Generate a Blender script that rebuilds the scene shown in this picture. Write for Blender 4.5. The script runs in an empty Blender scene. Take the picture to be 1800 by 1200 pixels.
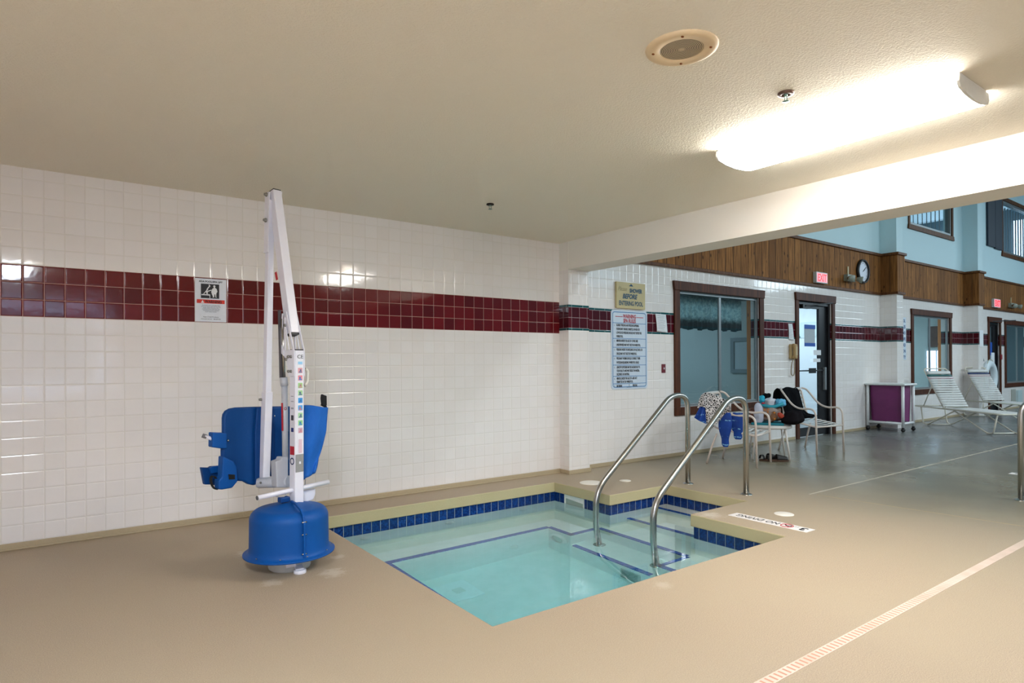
import bpy, bmesh, math, random
from mathutils import Vector, Matrix
random.seed(7)
S = bpy.context.scene
COL = S.collection
PI = math.pi

# ---------------------------------------------------------------- camera, world, lights, exposure
T = .111                       # wall tile pitch
FPX, YAW, PITCH, ROLL, CY = 1098.3, .63244, .00396, -.00499, 633.7
CAM = Vector((-4.361, -5.092, 1.171))
_f = Vector((math.sin(YAW)*math.cos(PITCH), math.cos(YAW)*math.cos(PITCH), math.sin(PITCH)))
_r = Vector((math.cos(YAW), -math.sin(YAW), 0)); _u = _r.cross(_f)
_R = math.cos(ROLL)*_r + math.sin(ROLL)*_u; _U = -math.sin(ROLL)*_r + math.cos(ROLL)*_u
cam = bpy.data.cameras.new('camera'); camo = bpy.data.objects.new('camera', cam); COL.objects.link(camo)
camo.matrix_world = Matrix.Translation(CAM) @ Matrix((( _R.x,_U.x,-_f.x),(_R.y,_U.y,-_f.y),(_R.z,_U.z,-_f.z))).to_4x4()
cam.sensor_width = 36; cam.lens = FPX/1800*36; cam.shift_y = (CY-600)/1800; cam.clip_start = .05
S.camera = camo

def ray(x, y):
    return _R*((x-900)/FPX) - _U*((y-CY)/FPX) + _f
def on(ax, v, x, y):
    d = ray(x, y); i = 'xyz'.index(ax); return CAM + d*((v-CAM[i])/d[i])

S.view_settings.view_transform = 'Standard'; S.view_settings.look = 'None'
S.view_settings.gamma = 1; S.view_settings.exposure = 1.33; S.view_settings.use_curve_mapping = False
S.render.engine = 'CYCLES'
cy = S.cycles
cy.use_denoising = True; cy.max_bounces = 12; cy.diffuse_bounces = 6; cy.glossy_bounces = 5; cy.transmission_bounces = 10
cy.sample_clamp_indirect = 30.0; cy.caustics_refractive = True; cy.caustics_reflective = False; cy.blur_glossy = .5
w = bpy.data.worlds.new('world'); S.world = w; w.use_nodes = True
w.node_tree.nodes['Background'].inputs[0].default_value = (.55, .75, 1, 1); w.node_tree.nodes['Background'].inputs[1].default_value = .6

def lamp(name, loc, rot, sx, sy, watts, col):
    l = bpy.data.lights.new(name, 'AREA'); l.shape = 'RECTANGLE'; l.size = sx; l.size_y = sy; l.energy = watts; l.color = col
    o = bpy.data.objects.new(name, l); COL.objects.link(o); o.location = loc; o.rotation_euler = rot; return o
WARM = (1, .90, .76); COOL = (.70, .88, 1)
FIX1 = 18.5                    # emission of the visible fluorescent fixture
FIX2 = 46.0
for i, (x, y) in enumerate(((3.5, -6), (3.5, -9.5), (8.5, -6), (8.5, -9.5), (13.5, -6), (13.5, -9.5))):
    lamp('hall_fill', (x, y, 5.4), (0, 0, 0), 1.2, 1.2, 66, (.84, .94, 1))  # unseen overhead fill lights, added to brighten the hall
for i, y in enumerate((-6.5,)):
    lamp('east_window_daylight', (17.9, y, 4.5), (0, PI/2, 0), 1.2, 5, 85, COOL)
for i, x in enumerate((3, 7.5, 12)):
    lamp('south_window_daylight', (x, -11.9, 4.6), (-PI/2, 0, 0), 2.6, 1.1, 42, COOL)
lamp('alcove_window_daylight', (-5.2, -8.9, 1.5), (-PI/2, 0, 0), 3.0, 1.3, 300, (.46, .64, 1))
lamp('office_fill', (2.6, 2.2, 2.5), (0, 0, 0),   .6, 1.2, 15, (.80, .88, 1))  # added fill for the room behind the left window, itself unseen
lamp('lobby_fill', (5.9, 1.4, 2.5), (0, 0, 0), 1.2, 1.2, 24, (.80, .92, 1))  # unseen fill, added to brighten the room behind the glass door
lamp('corridor_fill', (10, 2.2, 2.5), (0, 0, 0), .6, 1.2, 40, (.85, .93, 1))  # this and the next: fills added behind the right-hand windows, unseen
lamp('corridor_fill', (14.5, 2.2, 2.5), (0, 0, 0), .6, 1.2, 50, (.75, .92, 1))
lamp('upper_room_fill', (10, 2.5, 5.0), (0, 0, 0), .6, .6, 20, (.8, .93, 1))  # two unseen fills added to light the rooms behind the blinds
lamp('upper_room_fill', (15, 2.5, 5.0), (0, 0, 0), .6, .6, 30, (.8, .93, 1))

# ---------------------------------------------------------------- helpers
def hexc(h):
    h = h.lstrip('#'); v = [int(h[i:i+2], 16)/255 for i in (0, 2, 4)]
    return tuple((c/12.92 if c <= .04045 else ((c+.055)/1.055)**2.4) for c in v) + (1,)

class N:                       # tiny node builder
    def __init__(s, name):
        s.m = bpy.data.materials.new(name); s.m.use_nodes = True; s.nt = s.m.node_tree
        s.b = s.nt.nodes['Principled BSDF']; s.out = s.nt.nodes['Material Output']
    def new(s, t, **k):
        n = s.nt.nodes.new(t)
        for a, b in k.items(): setattr(n, a, b)
        return n
    def put(s, sock, v):
        if hasattr(v, 'is_linked'): s.nt.links.new(v, sock)
        elif isinstance(v, (int, float)) and sock.type == 'RGBA': sock.default_value = (v, v, v, 1)
        else: sock.default_value = v
    def mt(s, op, a, b=0.0, c=None, clamp=False):
        n = s.new('ShaderNodeMath', operation=op); n.use_clamp = clamp
        s.put(n.inputs[0], a); s.put(n.inputs[1], b)
        if c is not None: s.put(n.inputs[2], c)
        return n.outputs[0]
    def mix(s, f, a, b, mode='MIX'):
        n = s.new('ShaderNodeMix', data_type='RGBA', blend_type=mode)
        s.put(n.inputs[0], f); s.put(n.inputs[6], a); s.put(n.inputs[7], b); return n.outputs[2]
    def mixf(s, f, a, b):
        n = s.new('ShaderNodeMix', data_type='FLOAT'); s.put(n.inputs[0], f); s.put(n.inputs[2], a); s.put(n.inputs[3], b); return n.outputs[0]
    def pos(s):
        g = s.new('ShaderNodeNewGeometry'); q = s.new('ShaderNodeSeparateXYZ'); s.nt.links.new(g.outputs['Position'], q.inputs[0])
        return q.outputs, g
    def objc(s):
        g = s.new('ShaderNodeTexCoord'); q = s.new('ShaderNodeSeparateXYZ'); s.nt.links.new(g.outputs['Object'], q.inputs[0])
        return q.outputs, g.outputs['Object']
    def comb(s, a, b, c=0.0):
        n = s.new('ShaderNodeCombineXYZ'); s.put(n.inputs[0], a); s.put(n.inputs[1], b); s.put(n.inputs[2], c); return n.outputs[0]
    def noise(s, vec, scale, detail=3, rough=.55, out='Fac'):
        n = s.new('ShaderNodeTexNoise'); s.put(n.inputs['Vector'], vec); n.inputs['Scale'].default_value = scale
        n.inputs['Detail'].default_value = detail; n.inputs['Roughness'].default_value = rough; return n.outputs[out]
    def white(s, vec, out='Value'):
        n = s.new('ShaderNodeTexWhiteNoise'); s.put(n.inputs['Vector'], vec); return n.outputs[out]
    def smooth(s, v, a, b, c=0.0, d=1.0):
        n = s.new('ShaderNodeMapRange', interpolation_type='SMOOTHSTEP'); s.put(n.inputs[0], v)
        for i, q in enumerate((a, b, c, d)): s.put(n.inputs[i+1], q)
        return n.outputs[0]
    def bump(s, h, dist, strength=1.0):
        n = s.new('ShaderNodeBump'); s.put(n.inputs['Strength'], strength); n.inputs['Distance'].default_value = dist
        s.put(n.inputs['Height'], h); s.nt.links.new(n.outputs[0], s.b.inputs['Normal'])
    def set(s, **k):
        nm = {'col': 'Base Color', 'rough': 'Roughness', 'metal': 'Metallic', 'spec': 'Specular IOR Level', 'coat': 'Coat Weight',
              'em': 'Emission Color', 'ems': 'Emission Strength', 'trans': 'Transmission Weight', 'ior': 'IOR', 'sheen': 'Sheen Weight', 'alpha': 'Alpha'}
        for a, v in k.items(): s.put(s.b.inputs[nm[a]], v)
        return s

MATS = {}
def simple(name, col, rough=.5, metal=0.0, noise=.06, nscale=30, bump=0.0, **k):
    """plain material with slight procedural variation of colour"""
    if name in MATS: return MATS[name]
    n = N(name); c = hexc(col) if isinstance(col, str) else col
    _, vec = n.objc()
    v = n.noise(vec, nscale)
    d = tuple(x*(1-noise) for x in c[:3])+(1,); l = tuple(min(1, x*(1+noise)) for x in c[:3])+(1,)
    n.set(col=n.mix(v, d, l), rough=rough, metal=metal, **k)
    if bump: n.bump(n.noise(vec, nscale*4), bump)
    MATS[name] = n.m; return n.m

def emis(name, col, strength):
    n = N(name); c = hexc(col); _, vec = n.objc()
    n.set(col=c, em=n.mix(n.noise(vec, 4), tuple(x*.97 for x in c[:3])+(1,), c), ems=strength, rough=.4); return n.m

class MB:
    def __init__(s): s.bm = bmesh.new()
    def quad(s, *p):
        return s.bm.faces.new([s.bm.verts.new(q) for q in p])
    def box(s, x0, x1, y0, y1, z0, z1, M=None):
        c = [(x, y, z) for x in (x0, x1) for y in (y0, y1) for z in (z0, z1)]
        v = [s.bm.verts.new((M @ Vector(q)) if M is not None else q) for q in c]
        for f in ((0,1,3,2),(4,6,7,5),(0,4,5,1),(2,3,7,6),(0,2,6,4),(1,5,7,3)): s.bm.faces.new([v[i] for i in f])
        return s
    def beam(s, a, b, wdir, w, h):
        """box beam from a to b, width w along wdir, height h"""
        a, b = Vector(a), Vector(b); d = (b-a).normalized(); wd = Vector(wdir); wd = (wd-d*wd.dot(d)).normalized(); n = d.cross(wd)
        M = Matrix((( wd.x, n.x, d.x, a.x),(wd.y, n.y, d.y, a.y),(wd.z, n.z, d.z, a.z),(0,0,0,1)))
        return s.box(-w/2, w/2, -h/2, h/2, 0, (b-a).length, M)
    def tube(s, pts, r, seg=12, caps=True, closed=False):
        pts = [Vector(p) for p in pts]; n = len(pts); rs = r if isinstance(r, (list, tuple)) else [r]*n
        rings = []; up = None
        for i, p in enumerate(pts):
            if closed: t = pts[(i+1) % n]-pts[i-1]
            else: t = (pts[min(i+1, n-1)]-pts[max(i-1, 0)])
            t.normalize()
            if up is None: up = Vector((0, 0, 1)) if abs(t.z) < .9 else Vector((1, 0, 0))
            u = (up-t*up.dot(t)).normalized(); v = t.cross(u); up = u
            rings.append([s.bm.verts.new(p+(u*math.cos(2*PI*k/seg)+v*math.sin(2*PI*k/seg))*rs[i]) for k in range(seg)])
        m = n if closed else n-1
        for i in range(m):
            A, B = rings[i], rings[(i+1) % n]
            for k in range(seg): s.bm.faces.new((A[k], A[(k+1) % seg], B[(k+1) % seg], B[k])).smooth = True
        if caps and not closed:
            s.bm.faces.new(rings[0]); s.bm.faces.new(rings[-1])
        return s
    def lathe(s, prof, c=(0,0,0), seg=48, axis=None):
        c = Vector(c); R = Matrix.Identity(3) if axis is None else Vector((0,0,1)).rotation_difference(Vector(axis)).to_matrix()
        rings = []
        for r, z in prof:
            if r < 1e-6: rings.append([s.bm.verts.new(c+R@Vector((0, 0, z)))])
            else: rings.append([s.bm.verts.new(c+R@Vector((r*math.cos(2*PI*k/seg), r*math.sin(2*PI*k/seg), z))) for k in range(seg)])
        for A, B in zip(rings, rings[1:]):
            for k in range(seg):
                q = [A[k % len(A)], A[(k+1) % len(A)], B[(k+1) % len(B)], B[k % len(B)]]
                q = list(dict.fromkeys(q))
                if len(q) > 2: s.bm.faces.new(q).smooth = True
        return s
    def prism(s, pts, vec):
        vec = Vector(vec); a = [s.bm.verts.new(p) for p in pts]; b = [s.bm.verts.new(Vector(p)+vec) for p in pts]; n = len(a)
        s.bm.faces.new(a); s.bm.faces.new(b[::-1])
        for i in range(n): s.bm.faces.new((a[i], b[i], b[(i+1) % n], a[(i+1) % n]))
        return s
    def grid(s, fn, nu, nv, closed_u=False):
        """fn(u,v)->point, u,v in 0..1"""
        g = [[s.bm.verts.new(fn(i/nu, j/nv)) for j in range(nv+1)] for i in range(nu+(0 if closed_u else 1))]
        for i in range(nu):
            for j in range(nv):
                a = g[i]; b = g[(i+1) % len(g)]
                s.bm.faces.new((a[j], b[j], b[j+1], a[j+1])).smooth = True
        return s
    def ball(s, c, rx, ry=None, rz=None, seg=20, M=None):
        ry = ry or rx; rz = rz or rx; c = Vector(c)
        prof = [(math.sin(PI*i/12), -math.cos(PI*i/12)) for i in range(13)]
        rings = []
        for r, z in prof:
            ps = [Vector((0, 0, z*rz))] if r < 1e-6 else [Vector((r*rx*math.cos(2*PI*k/seg), r*ry*math.sin(2*PI*k/seg), z*rz)) for k in range(seg)]
            rings.append([s.bm.verts.new(c+(M@p if M else p)) for p in ps])
        for A, B in zip(rings, rings[1:]):
            for k in range(seg):
                q = list(dict.fromkeys([A[k % len(A)], A[(k+1) % len(A)], B[(k+1) % len(B)], B[k % len(B)]]))
                if len(q) > 2: s.bm.faces.new(q).smooth = True
        return s
    def build(s, name, mat, parent=None, bevel=0.0, solid=0.0, sub=0, smooth=False):
        if parent is not None and parent.get('world_build'):
            for v in s.bm.verts: v.co -= Vector(parent['origin'])
        bmesh.ops.recalc_face_normals(s.bm, faces=s.bm.faces)
        me = bpy.data.meshes.new(name); s.bm.to_mesh(me); s.bm.free()
        if smooth:
            for p in me.polygons: p.use_smooth = True
        me.materials.append(mat); o = bpy.data.objects.new(name, me); COL.objects.link(o); o.parent = parent
        if solid: m = o.modifiers.new('solid', 'SOLIDIFY'); m.thickness = solid; m.offset = 0
        if sub: m = o.modifiers.new('sub', 'SUBSURF'); m.levels = sub; m.render_levels = sub
        if bevel:
            m = o.modifiers.new('bevel', 'BEVEL'); m.width = bevel; m.segments = 2; m.limit_method = 'ANGLE'; m.angle_limit = .7
        return o

def tag(o, label=None, cat=None, group=None, kind=None):
    if label: o['label'] = label
    if cat: o['category'] = cat
    if group: o['group'] = group
    if kind: o['kind'] = kind
    return o
def thing(name, loc, label=None, cat=None, group=None, rz=0.0, kind=None, world=False):
    """an Empty at the base of a thing; world=True when its parts are given in world coordinates"""
    o = bpy.data.objects.new(name, None); COL.objects.link(o); o.location = loc; o.rotation_euler = (0, 0, rz); o.empty_display_size = .1
    if world: o['world_build'] = 1; o['origin'] = tuple(loc)
    return tag(o, label, cat, group, kind)
def childpart(parent):          # a mesh part handed on as parent of sub-parts keeps the same origin
    p = parent.parent
    if p is not None and p.get('world_build'): parent['world_build'] = 1; parent['origin'] = tuple(p['origin'])
    return parent
def copy_tree(o, parent=None):
    c = o.copy(); COL.objects.link(c); c.parent = parent
    for ch in list(o.children): copy_tree(ch, c)
    return c

def smooth_path(pts, rad, n=6):
    """polyline with rounded corners"""
    P = [Vector(p) for p in pts]; out = [P[0]]
    for i in range(1, len(P)-1):
        a, b, c = P[i-1], P[i], P[i+1]; r = rad[i-1] if isinstance(rad, (list, tuple)) else rad
        d1 = (a-b); d2 = (c-b); l = min(r, d1.length*.49, d2.length*.49); p1 = b+d1.normalized()*l; p2 = b+d2.normalized()*l
        for k in range(n+1):
            t = k/n; out.append(p1*(1-t)**2+b*2*t*(1-t)+p2*t*t)
    out.append(P[-1]); return out

def text(name, s, size, M, mat, parent, sx=1.0, align='LEFT', bold=0.0, shear=0.0, depth=.0004):
    cu = bpy.data.curves.new(name, 'FONT'); cu.body = s; cu.size = size; cu.align_x = align; cu.extrude = depth; cu.offset = bold; cu.shear = shear
    cu.resolution_u = 3
    tmp = bpy.data.objects.new(name, cu); COL.objects.link(tmp)
    me = bpy.data.meshes.new_from_object(tmp.evaluated_get(bpy.context.evaluated_depsgraph_get()))
    bpy.data.objects.remove(tmp)
    MM = M @ Matrix.Diagonal((sx, 1, 1, 1))
    if parent is not None and parent.get('world_build'): MM = Matrix.Translation(-Vector(parent['origin'])) @ MM
    me.transform(MM); me.materials.clear(); me.materials.append(mat)
    o = bpy.data.objects.new(name, me); COL.objects.link(o); o.parent = parent; return o
def frameM(o, xd, yd):
    x = Vector(xd).normalized(); y = Vector(yd).normalized(); z = x.cross(y); o = Vector(o)
    return Matrix(((x.x, y.x, z.x, o.x), (x.y, y.y, z.y, o.y), (x.z, y.z, z.z, o.z), (0, 0, 0, 1)))
WALLX = (1, 0, 0); UPZ = (0, 0, 1)
def wallM(x, y, z): return frameM((x, y, z), WALLX, UPZ)      # writing on a wall that faces -Y
# ---------------------------------------------------------------- setting materials
def tile_material(name, kind):
    """glazed 4 inch wall tile in world coordinates; kind 'main' = three red rows, 'hall' = two red rows between green strips"""
    n = N(name); q, g = n.pos()
    sn = n.new('ShaderNodeSeparateXYZ'); n.nt.links.new(g.outputs['Normal'], sn.inputs[0])
    facey = n.mt('GREATER_THAN', n.mt('ABSOLUTE', sn.outputs[1]), .5)
    off = 0.0 if kind == 'main' else .0466
    if kind == 'main': off = .75*T
    u = n.mt('DIVIDE', n.mt('ADD', n.mixf(facey, q[1], q[0]), -(T*.4) if kind == 'hall' else off), T)
    z = q[2]
    if kind == 'main':
        v = n.mt('DIVIDE', n.mt('SUBTRACT', z, .043), T)
        red = n.mt('MULTIPLY', n.mt('GREATER_THAN', z, .043+13*T), n.mt('LESS_THAN', z, .043+16*T))
        green = 0.0
    else:
        a = n.mt('GREATER_THAN', z, 1.539); b = n.mt('GREATER_THAN', z, 1.785)
        v0 = n.mixf(a, n.mt('DIVIDE', n.mt('SUBTRACT', z, 1.515), T), n.mt('DIVIDE', n.mt('SUBTRACT', z, 1.539), T))
        v = n.mixf(b, v0, n.mt('DIVIDE', n.mt('SUBTRACT', z, 1.785), T))
        red = n.mt('MULTIPLY', a, n.mt('LESS_THAN', z, 1.761))
        g1 = n.mt('MULTIPLY', n.mt('GREATER_THAN', z, 1.515), n.mt('LESS_THAN', z, 1.539))
        g2 = n.mt('MULTIPLY', n.mt('GREATER_THAN', z, 1.761), n.mt('LESS_THAN', z, 1.785))
        green = n.mt('ADD', g1, g2)
    fu = n.mt('FRACT', u); fv = n.mt('FRACT', v)
    if kind != 'main':      # green strips: their own long module and height
        ug = n.mt('FRACT', n.mt('MULTIPLY', u, .7))
        fu = n.mixf(green, fu, ug)
        zz = n.mixf(n.mt('GREATER_THAN', z, 1.65), n.mt('SUBTRACT', z, 1.515), n.mt('SUBTRACT', z, 1.761))
        fv = n.mixf(green, fv, n.mt('DIVIDE', zz, .024))
    du = n.mt('MULTIPLY', n.mt('MINIMUM', fu, n.mt('SUBTRACT', 1.0, fu)), T)
    dvs = n.mixf(green, T, .024) if kind != 'main' else T
    dv = n.mt('MULTIPLY', n.mt('MINIMUM', fv, n.mt('SUBTRACT', 1.0, fv)), dvs)
    d = n.mt('MINIMUM', du, dv)
    grout = n.smooth(d, .0009, .0022, 1.0, 0.0)
    idv = n.comb(n.mt('FLOOR', u), n.mt('FLOOR', v), facey)
    rnd = n.white(idv, 'Color'); rs = n.new('ShaderNodeSeparateColor'); n.nt.links.new(rnd, rs.inputs[0])
    wv = n.new('ShaderNodeCombineXYZ'); n.put(wv.inputs[0], n.mt('MULTIPLY', u, 1.0)); n.put(wv.inputs[1], v)
    cloud = n.noise(wv.outputs[0], .8, 2)
    cream = n.mix(rs.outputs[0], hexc('#e9e3df'), hexc('#ece7e4'))
    cream = n.mix(n.mt('MULTIPLY', cloud, .12), cream, hexc('#d8d0c6'))
    redc = n.mix(rs.outputs[1], hexc('#560c13'), hexc('#6d1218')) if kind == 'main' else n.mix(rs.outputs[1], hexc('#420a15'), hexc('#55101b'))
    base = n.mix(red, cream, redc)
    gc = n.mix(red, hexc('#dad4ca'), hexc('#c49a90') if kind == 'main' else hexc('#b0989a'))
    if kind != 'main':
        base = n.mix(green, base, hexc('#0f4a4e')); gc = n.mix(green, gc, hexc('#8fa8a4'))
    n.set(col=n.mix(grout, base, gc), rough=n.mixf(grout, .07, .6), spec=.42)
    pil = n.smooth(d, .0008, .008, 0.0, 1.0)
    tilt = n.mt('ADD', n.mt('MULTIPLY', n.mt('SUBTRACT', rs.outputs[0], .5), n.mt('SUBTRACT', fu, .5)), n.mt('MULTIPLY', n.mt('SUBTRACT', rs.outputs[2], .5), n.mt('SUBTRACT', fv, .5)))
    q2, g2_ = n.pos()
    wav = n.noise(g2_.outputs['Position'], 22, 1)
    h = n.mt('ADD', n.mt('ADD', n.mt('MULTIPLY', pil, 1.0), n.mt('MULTIPLY', tilt, .45)), n.mt('MULTIPLY', wav, .22))
    n.bump(h, .0012)
    return n.m
M_TILE = tile_material('cream and red glazed tile', 'main')
M_TILEH = tile_material('cream tile with green edged band', 'hall')

def plaster(name, col, bump, scale, rough=.75):
    n = N(name); q, g = n.pos(); P = g.outputs['Position']; c = hexc(col)
    n.set(col=n.mix(n.noise(P, 1.2), tuple(x*.97 for x in c[:3])+(1,), c), rough=rough, spec=.25)
    n.bump(n.smooth(n.noise(P, scale, 3, .6), .35, .7), bump); return n.m
M_CEIL = plaster('orange peel ceiling paint', '#ebe3d3', .0016, 95)
M_BEAM = plaster('smooth cream wall paint', '#e6e1d8', .0003, 120, .55)
M_AQUA = plaster('pale aqua wall paint', '#c6e0e6', .0004, 80, .6)
M_FAR = plaster('slate blue hall paint', '#66757c', .0003, 60)
M_ROOMW = plaster('pale grey room paint', '#aebdbd', .0003, 60)
M_LOBBY = plaster('white room paint', '#e4ecf0', .0003, 60)

def deck_material():
    n = N('sand coloured epoxy deck'); q, g = n.pos(); P = g.outputs['Position']
    fine = n.noise(P, 230, 3, .75); mid = n.noise(P, 14, 4, .6); big = n.noise(P, .9, 3, .5)
    c = n.mix(n.smooth(fine, .3, .7), hexc('#907f6e'), hexc('#baa78b'))
    c = n.mix(n.mt('MULTIPLY', n.smooth(big, .35, .7), .55), c, hexc('#a8987f'))
    c = n.mix(n.mt('MULTIPLY', n.smooth(mid, .5, .75), .28), c, hexc('#a5947a'))
    # pale scuffs worn into the finish round the lift foot and at the pool corner
    def blot(x, y, r, s):
        dx = n.mt('SUBTRACT', q[0], x); dy = n.mt('SUBTRACT', q[1], y)
        dd = n.mt('SQRT', n.mt('ADD', n.mt('MULTIPLY', dx, dx), n.mt('MULTIPLY', dy, dy)))
        dd = n.mt('ADD', dd, n.mt('MULTIPLY', n.mt('SUBTRACT', n.noise(P, 24, 4, .7), .5), r*2.2))
        return n.mt('MULTIPLY', n.smooth(dd, r*.1, r, 1.0, 0.0), s*.65)
    for bx, by, r, s_ in ((-3.10, -1.66, .10, .6), (-3.42, -1.62, .08, .5), (-3.37, -.98, .11, .55), (-2.98, -1.40, .07, .5), (-.30, -2.12, .12, .6), (-1.78, -2.9, .07, .35)):
        c = n.mix(blot(bx, by, r, s_), c, hexc('#dcd6cb'))
    # the hall's cooler light is put into the deck colour; finish smoother too
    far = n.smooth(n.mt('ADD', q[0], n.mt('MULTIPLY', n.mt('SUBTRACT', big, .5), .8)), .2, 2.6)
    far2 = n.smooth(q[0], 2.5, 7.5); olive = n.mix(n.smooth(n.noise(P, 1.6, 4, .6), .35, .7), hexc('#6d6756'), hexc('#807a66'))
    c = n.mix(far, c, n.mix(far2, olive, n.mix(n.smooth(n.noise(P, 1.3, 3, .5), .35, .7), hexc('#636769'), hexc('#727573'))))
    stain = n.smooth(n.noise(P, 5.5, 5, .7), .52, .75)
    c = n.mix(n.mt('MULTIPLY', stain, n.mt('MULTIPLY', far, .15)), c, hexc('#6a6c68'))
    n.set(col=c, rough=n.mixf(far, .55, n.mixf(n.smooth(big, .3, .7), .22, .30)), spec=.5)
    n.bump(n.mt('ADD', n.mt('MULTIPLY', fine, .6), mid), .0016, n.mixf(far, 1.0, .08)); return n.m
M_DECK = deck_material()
M_COPE = plaster('yellowish cove paint', '#c0b28a', .0006, 120, .5)
M_BASE = plaster('tan cove base', '#b3a284', .0006, 60, .5)

def wood_material(name, dark, light, knots=True, board=.172, axis=0, rough=.5):
    n = N(name); q, g = n.pos()
    sn = n.new('ShaderNodeSeparateXYZ'); n.nt.links.new(g.outputs['Normal'], sn.inputs[0])
    facey = n.mt('GREATER_THAN', n.mt('ABSOLUTE', sn.outputs[1]), .5)
    u = n.mixf(facey, q[1], q[0]); bu = n.mt('DIVIDE', u, board); idb = n.mt('FLOOR', bu); fb = n.mt('FRACT', bu)
    r = n.white(n.comb(idb, facey, 3.0))
    gr = n.noise(n.comb(n.mt('MULTIPLY', u, 38), n.mt('ADD', n.mt('MULTIPLY', q[2], 2.2), n.mt('MULTIPLY', r, 40)), idb), 1.0, 5, .65)
    c = n.mix(n.smooth(gr, .3, .72), hexc(dark), hexc(light))
    c = n.mix(n.mt('MULTIPLY', r, .75), c, hexc(dark))
    if knots:
        k = n.new('ShaderNodeTexVoronoi'); n.put(k.inputs['Vector'], n.comb(n.mt('MULTIPLY', u, 9), n.mt('MULTIPLY', q[2], 4.5), r)); k.inputs['Scale'].default_value = 1.0
        c = n.mix(n.smooth(k.outputs['Distance'], .05, .17, .85, 0.0), c, hexc('#2a1408'))
    if board > .05:
        gap = n.smooth(n.mt('MINIMUM', fb, n.mt('SUBTRACT', 1.0, fb)), .012, .045, 1.0, 0.0)
        c = n.mix(n.mt('MULTIPLY', gap, .92), c, hexc('#1d0f07'))
        n.bump(n.mt('SUBTRACT', n.mt('MULTIPLY', gr, .2), gap), .004)
    n.set(col=c, rough=rough, spec=.2); return n.m
M_CEDAR = wood_material('knotty cedar boards', '#66401e', '#b07840', rough=.7)
M_CAP = wood_material('stained cedar moulding', '#4a2a14', '#7d5028', knots=False, board=.02)
M_TRIM = wood_material('dark stained trim wood', '#3a1c10', '#6a3a1e', board=.02)
M_POST = wood_material('orange pine post', '#a8642a', '#cf8a48', board=.02)
M_ALU = simple('grey aluminium frame', '#8d9496', .35, .6)
M_DARKALU = simple('dark bronze door frame', '#15171a', .35, .3)
M_BLACK = simple('black plastic', '#0b0b0c', .45)
M_WHITEP = simple('white powder coat', '#e9e9ec', .3, coat=.3)
M_CHROME = simple('brushed stainless steel', '#b0aea8', .27, 1.0, noise=.03)

def glass_material(name, tint, refl=1.45):
    n = N(name); n.nt.nodes.remove(n.b)
    fr = n.new('ShaderNodeFresnel'); fr.inputs['IOR'].default_value = refl
    tr = n.new('ShaderNodeBsdfTransparent'); tr.inputs[0].default_value = tint
    gl = n.new('ShaderNodeBsdfGlossy'); gl.inputs['Roughness'].default_value = .02; gl.inputs[0].default_value = (1, 1, 1, 1)
    mx = n.new('ShaderNodeMixShader'); gg = n.new('ShaderNodeNewGeometry'); n.put(mx.inputs[0], n.mt('MULTIPLY', n.mt('ADD', fr.outputs[0], .03), n.mt('SUBTRACT', 1.0, gg.outputs['Backfacing']), clamp=True))
    n.nt.links.new(tr.outputs[0], mx.inputs[1]); n.nt.links.new(gl.outputs[0], mx.inputs[2]); n.nt.links.new(mx.outputs[0], n.out.inputs[0]); return n.m
M_GLASS = glass_material('window glass', (.80, .90, .92, 1))
M_GLASSD = glass_material('clear door glass', (.93, .97, 1, 1), 1.3)

def struct(name, mb, m, parent=None, **k):
    o = mb.build(name, m, parent, **k)
    if parent is None: o['kind'] = 'structure'
    return o

# ---------------------------------------------------------------- deck with the pool opening
CEILZ = 2.445
PX0, PX1, PY0, PY1 = -2.784, -.400, -2.785, -.382       # main basin
AX1, AY0, AY1 = .355, -2.005, -1.140                    # entry steps alcove
def floor_mesh():
    b = MB(); xs = [-7, PX0, PX1, AX1, 18]; ys = [-12, PY0, AY0, AY1, PY1, 4]
    for i in range(4):
        for j in range(5):
            x0, x1, y0, y1 = xs[i], xs[i+1], ys[j], ys[j+1]
            hole = (i == 1 and 1 <= j <= 3) or (i == 2 and j == 2)
            if not hole: b.box(x0, x1, y0, y1, -.095, 0)
    # drop faces shared by neighbouring slabs
    bmesh.ops.remove_doubles(b.bm, verts=b.bm.verts, dist=1e-5)
    seen = {}
    for f in b.bm.faces: seen.setdefault(tuple(sorted(v.index for v in f.verts)), []).append(f)
    b.bm.verts.index_update()
    seen = {}
    for f in b.bm.faces: seen.setdefault(tuple(sorted(v.index for v in f.verts)), []).append(f)
    dead = [f for fs in seen.values() if len(fs) > 1 for f in fs]
    bmesh.ops.delete(b.bm, geom=dead, context='FACES')
    return b
def floor_build():
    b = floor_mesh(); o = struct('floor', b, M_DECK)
    o.data.materials.append(M_COPE)
    for p in o.data.polygons:
        if abs(p.normal.z) < .5: p.material_index = 1
    m = o.modifiers.new('bevel', 'BEVEL'); m.width = .007; m.segments = 2; m.limit_method = 'ANGLE'; m.angle_limit = .7
    return o
floor = floor_build()

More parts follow.
